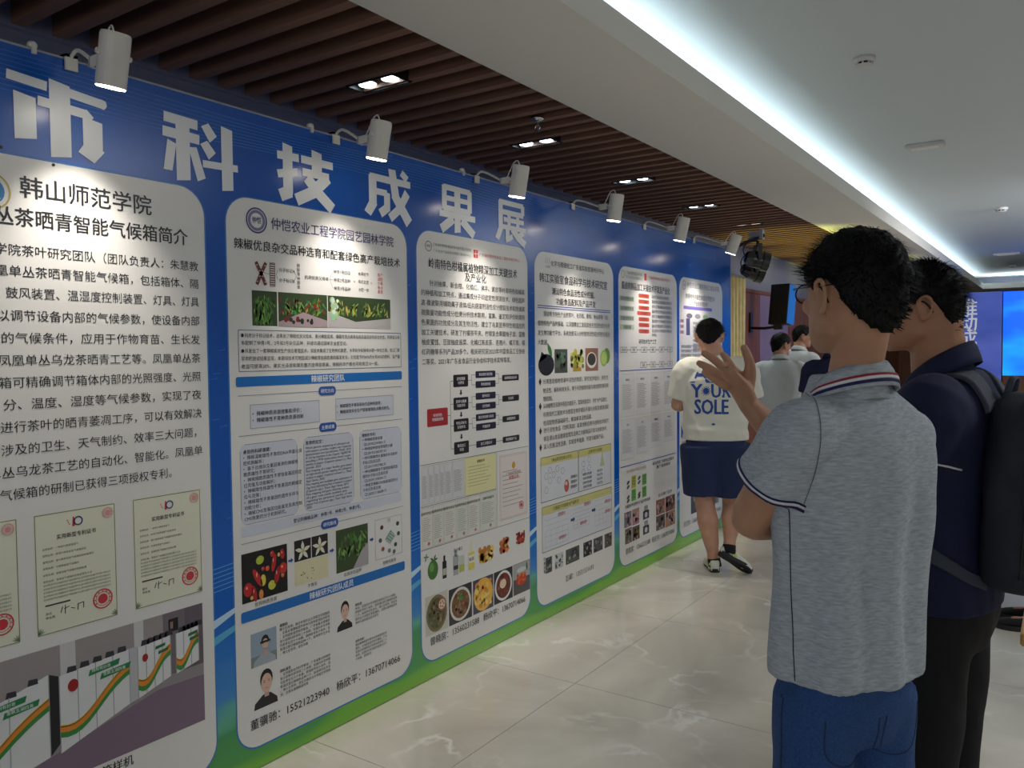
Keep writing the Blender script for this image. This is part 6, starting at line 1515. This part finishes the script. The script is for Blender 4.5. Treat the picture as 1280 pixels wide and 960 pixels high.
# ================= people further back =================
def far_person(loc, rz, label, s, shirt_m, pants_m, head_yaw, hair_seed, mask=False, glasses=None, sleeve=.8, head_pitch=-4, wide=1.0, group=None):
    P_ = thing('person', label, 'person', loc, math.radians(rz))
    z = lambda v: v * s
    to = [(z(.94), 0, 0, .195 * wide, .125, .125), (z(1.05), 0, 0, .19 * wide, .125, .12), (z(1.18), 0, 0, .198 * wide, .122, .12), (z(1.30), 0, 0, .21 * wide, .115, .122), (z(1.38), 0, -.005, .19 * wide, .098, .108), (z(1.425), 0, -.008, .13, .078, .085), (z(1.46), 0, 0, .072, .06, .064)]
    H_ = rot_head((0, .045, z(1.60)), head_yaw, head_pitch)
    sp = dict(k=1, H=H_, hs=1.0, neck=(0, .01, z(1.46)), torso=to, skin=M['skin_b'], nk=1.05,
              arms=[dict(S=(sx * .175 * wide, 0, z(1.36)), E=(sx * .225 * wide, .02, z(1.10)), W=(sx * .17, .2, z(1.05)), hand=((-sx * .6, .7, 0), (-sx, -.3, 0), .6, -sx), sleeve=sleeve, sr=(.076, .074)) for sx in (-1, 1)],
              legs=[dict(H=(sx * .09, 0, z(.86)), K=(sx * .095, .015, z(.47)), A=(sx * .10, -.02, .085), toe=(sx * .12, .12, .04), k=.82) for sx in (-1, 1)],
              waist=z(.98), crotch=z(.80), pc=(0, 0), hipw=.172, hipd=.115)
    body(P_, sp, .009)
    head_extras(P_, H_, 1.0, hair_len=.9, seed=hair_seed, volume=.016, strands=500, mask=mask, glasses=glasses)
    shirt(P_, 'shirt', sp, shirt_m, .012, 3, fold(1, .006, .7, hair_seed))
    collar(P_, 0, .006, z(1.468), .062, .062, shirt_m, tilt=.4, stripes=False)
    trousers(P_, 'trousers', sp, pants_m, .014, wide=1.2)
    for sx in (-1, 1): add_shoe(P_, Matrix.Translation((sx * .10, -.08, 0)) @ Matrix.Rotation(math.radians(-sx * 8), 4, 'Z'), M['black_cloth'], M['sole'])
    return P_


M['grey_cloth'] = mat('grey_trouser_cloth', (84, 86, 92), .85, bump=.2, bump_s=300)
far_person((.105, 8.09, 0), 12, 'distant man in pale shirt with his back turned, wearing a white face mask', .985, M['shirt_w'], M['grey_cloth'], -42, 21, mask=True, wide=1.05)
far_person((.03, 9.05, 0), -25, 'distant tall man in white shirt behind the masked man', 1.045, M['shirt_w'], M['black_cloth'], -35, 22, glasses='thin')
far_person((.79, 7.26, 0), 5, 'person in dark navy top, head hidden behind the face of the man in grey polo', 1.0, M['navy_knit'], M['black_cloth'], 0, 23, sleeve=.8)

# ---------------------------------------------------------------- right edge: tan table, seated visitor, stage chairs
t = thing('side_table', 'tan wooden table at the right edge, only one leg in view below the backpack', 'table', (2.345, 2.62, 0))
bm = bmesh.new(); box(bm, 0, .9, 0, .55, .70, .735); bmesh.ops.bevel(bm, geom=bm.edges[:], offset=.004, segments=2, affect='EDGES'); obj('table_top', bm, M['tan_wood'], t)
for x_, y_ in ((.03, .03), (.82, .03), (.03, .47), (.82, .47)): boxobj('leg', (x_, x_ + .05, y_, y_ + .05, 0, .70), M['tan_wood'], t)
boxobj('apron', (.06, .84, .045, .065, .62, .70), M['tan_wood'], t); boxobj('apron', (.06, .84, .485, .505, .62, .70), M['tan_wood'], t)


def side_chair(x, y, rz, label, seat_m, frame_m, back='panel', group=None):
    t = thing('stacking_chair', label, 'chair', (x, y, 0), rz, group)
    bm = bmesh.new(); box(bm, -.22, .22, -.21, .21, .43, .48); bmesh.ops.bevel(bm, geom=bm.edges[:], offset=.018, segments=3, affect='EDGES'); obj('seat', bm, seat_m, t, True)
    if back == 'panel':
        bm = bmesh.new(); box(bm, -.21, .21, -.25, -.215, .58, .95); bmesh.ops.bevel(bm, geom=bm.edges[:], offset=.015, segments=3, affect='EDGES'); obj('backrest', bm, seat_m, t, True)
    else:
        bm = bmesh.new(); tube(bm, [(-.14, -.22, .50), (-.14, -.235, .86), (-.09, -.24, .985), (0, -.24, 1.02), (.09, -.24, .985), (.14, -.235, .86), (.14, -.22, .50)], [(.026, .014)] * 7, seg=12, n=5); obj('backrest', bm, frame_m, t, True)
    for sx in (-1, 1):
        bm = bmesh.new(); tube(bm, [(sx * .19, .18, .44), (sx * .205, .20, .004)], .012, seg=10, n=1, caps='flat'); obj('leg', bm, frame_m, t)
        bm = bmesh.new(); tube(bm, [(sx * .19, -.235, .93 if back == 'panel' else .5), (sx * .19, -.21, .46), (sx * .205, -.25, .004)], .012, seg=10, n=2, caps='flat'); obj('leg', bm, frame_m, t)
    return t


side_chair(1.64, 13.0, 0, 'white chair with rounded hoop back in front of the blue banner', M['plastic_white'], M['plastic_white'], 'hoop')
side_chair(1.92, 12.2, 0.05, 'black padded chair beside the white hoop-backed chair', M['black_cloth'], M['black'], 'panel')
side_chair(2.40, 12.2, -.04, 'black padded chair furthest right before the glowing screen', M['black_cloth'], M['black'], 'panel')

# seated visitor just past the right edge: one black shoe shows below the backpack
side_chair(2.86, 5.22, math.radians(90), 'black padded chair under the seated visitor at right edge', M['black_cloth'], M['black'], 'panel')
S = thing('person', 'seated visitor in black beyond the right edge, one black shoe showing', 'person', (2.84, 5.22, 0), math.radians(90))
toS = [(.50, 0, 0, .17, .12, .12), (.62, 0, 0, .17, .12, .11), (.75, 0, 0, .18, .12, .11), (.88, 0, 0, .195, .11, .115), (.96, 0, -.005, .18, .095, .10), (1.0, 0, -.005, .13, .078, .085), (1.04, 0, .0, .07, .06, .064)]
HS = rot_head((0, .045, 1.18), 10, -4)
spS = dict(k=1, H=HS, hs=.97, neck=(0, .01, 1.04), torso=toS, skin=M['skin_b'],
           arms=[dict(S=(sx * .16, 0, .94), E=(sx * .20, .04, .70), W=(sx * .10, .25, .62), hand=((-sx * .4, .9, -.1), (0, 0, -1), .4, -sx), sleeve=.8, sr=(.072, .07)) for sx in (-1, 1)],
           legs=[dict(H=(sx * .09, .02, .545), K=(sx * .10, .42, .55), A=(sx * .10, .50, .095), toe=(sx * .10, .62, .05), k=.74) for sx in (-1, 1)])
body(S, spS, .010); head_extras(S, HS, .97, seed=31, strands=500, volume=.018); shirt(S, 'shirt', spS, M['black_cloth'], .013, 3)
bm = bmesh.new(); loft(bm, [(.482, 0, .0, .165, .13, .12), (.55, 0, 0, .172, .13, .125), (.64, 0, 0, .165, .12, .118)], p=2.4)
for l in spS['legs']: tube(bm, [l['H'], Vector(l['H']).lerp(Vector(l['K']), .6), l['K'], Vector(l['K']).lerp(Vector(l['A']), .5), Vector(l['K']).lerp(Vector(l['A']), .96)], [.090, .086, .078, .066, .058], seg=18, n=3, caps='flat')
obj('trousers', remesh(bm, .013, 3), M['black_cloth'], S)
for sx in (-1, 1): add_shoe(S, Matrix.Translation((sx * .10, .44, 0)), M['black_cloth'], M['sole'])
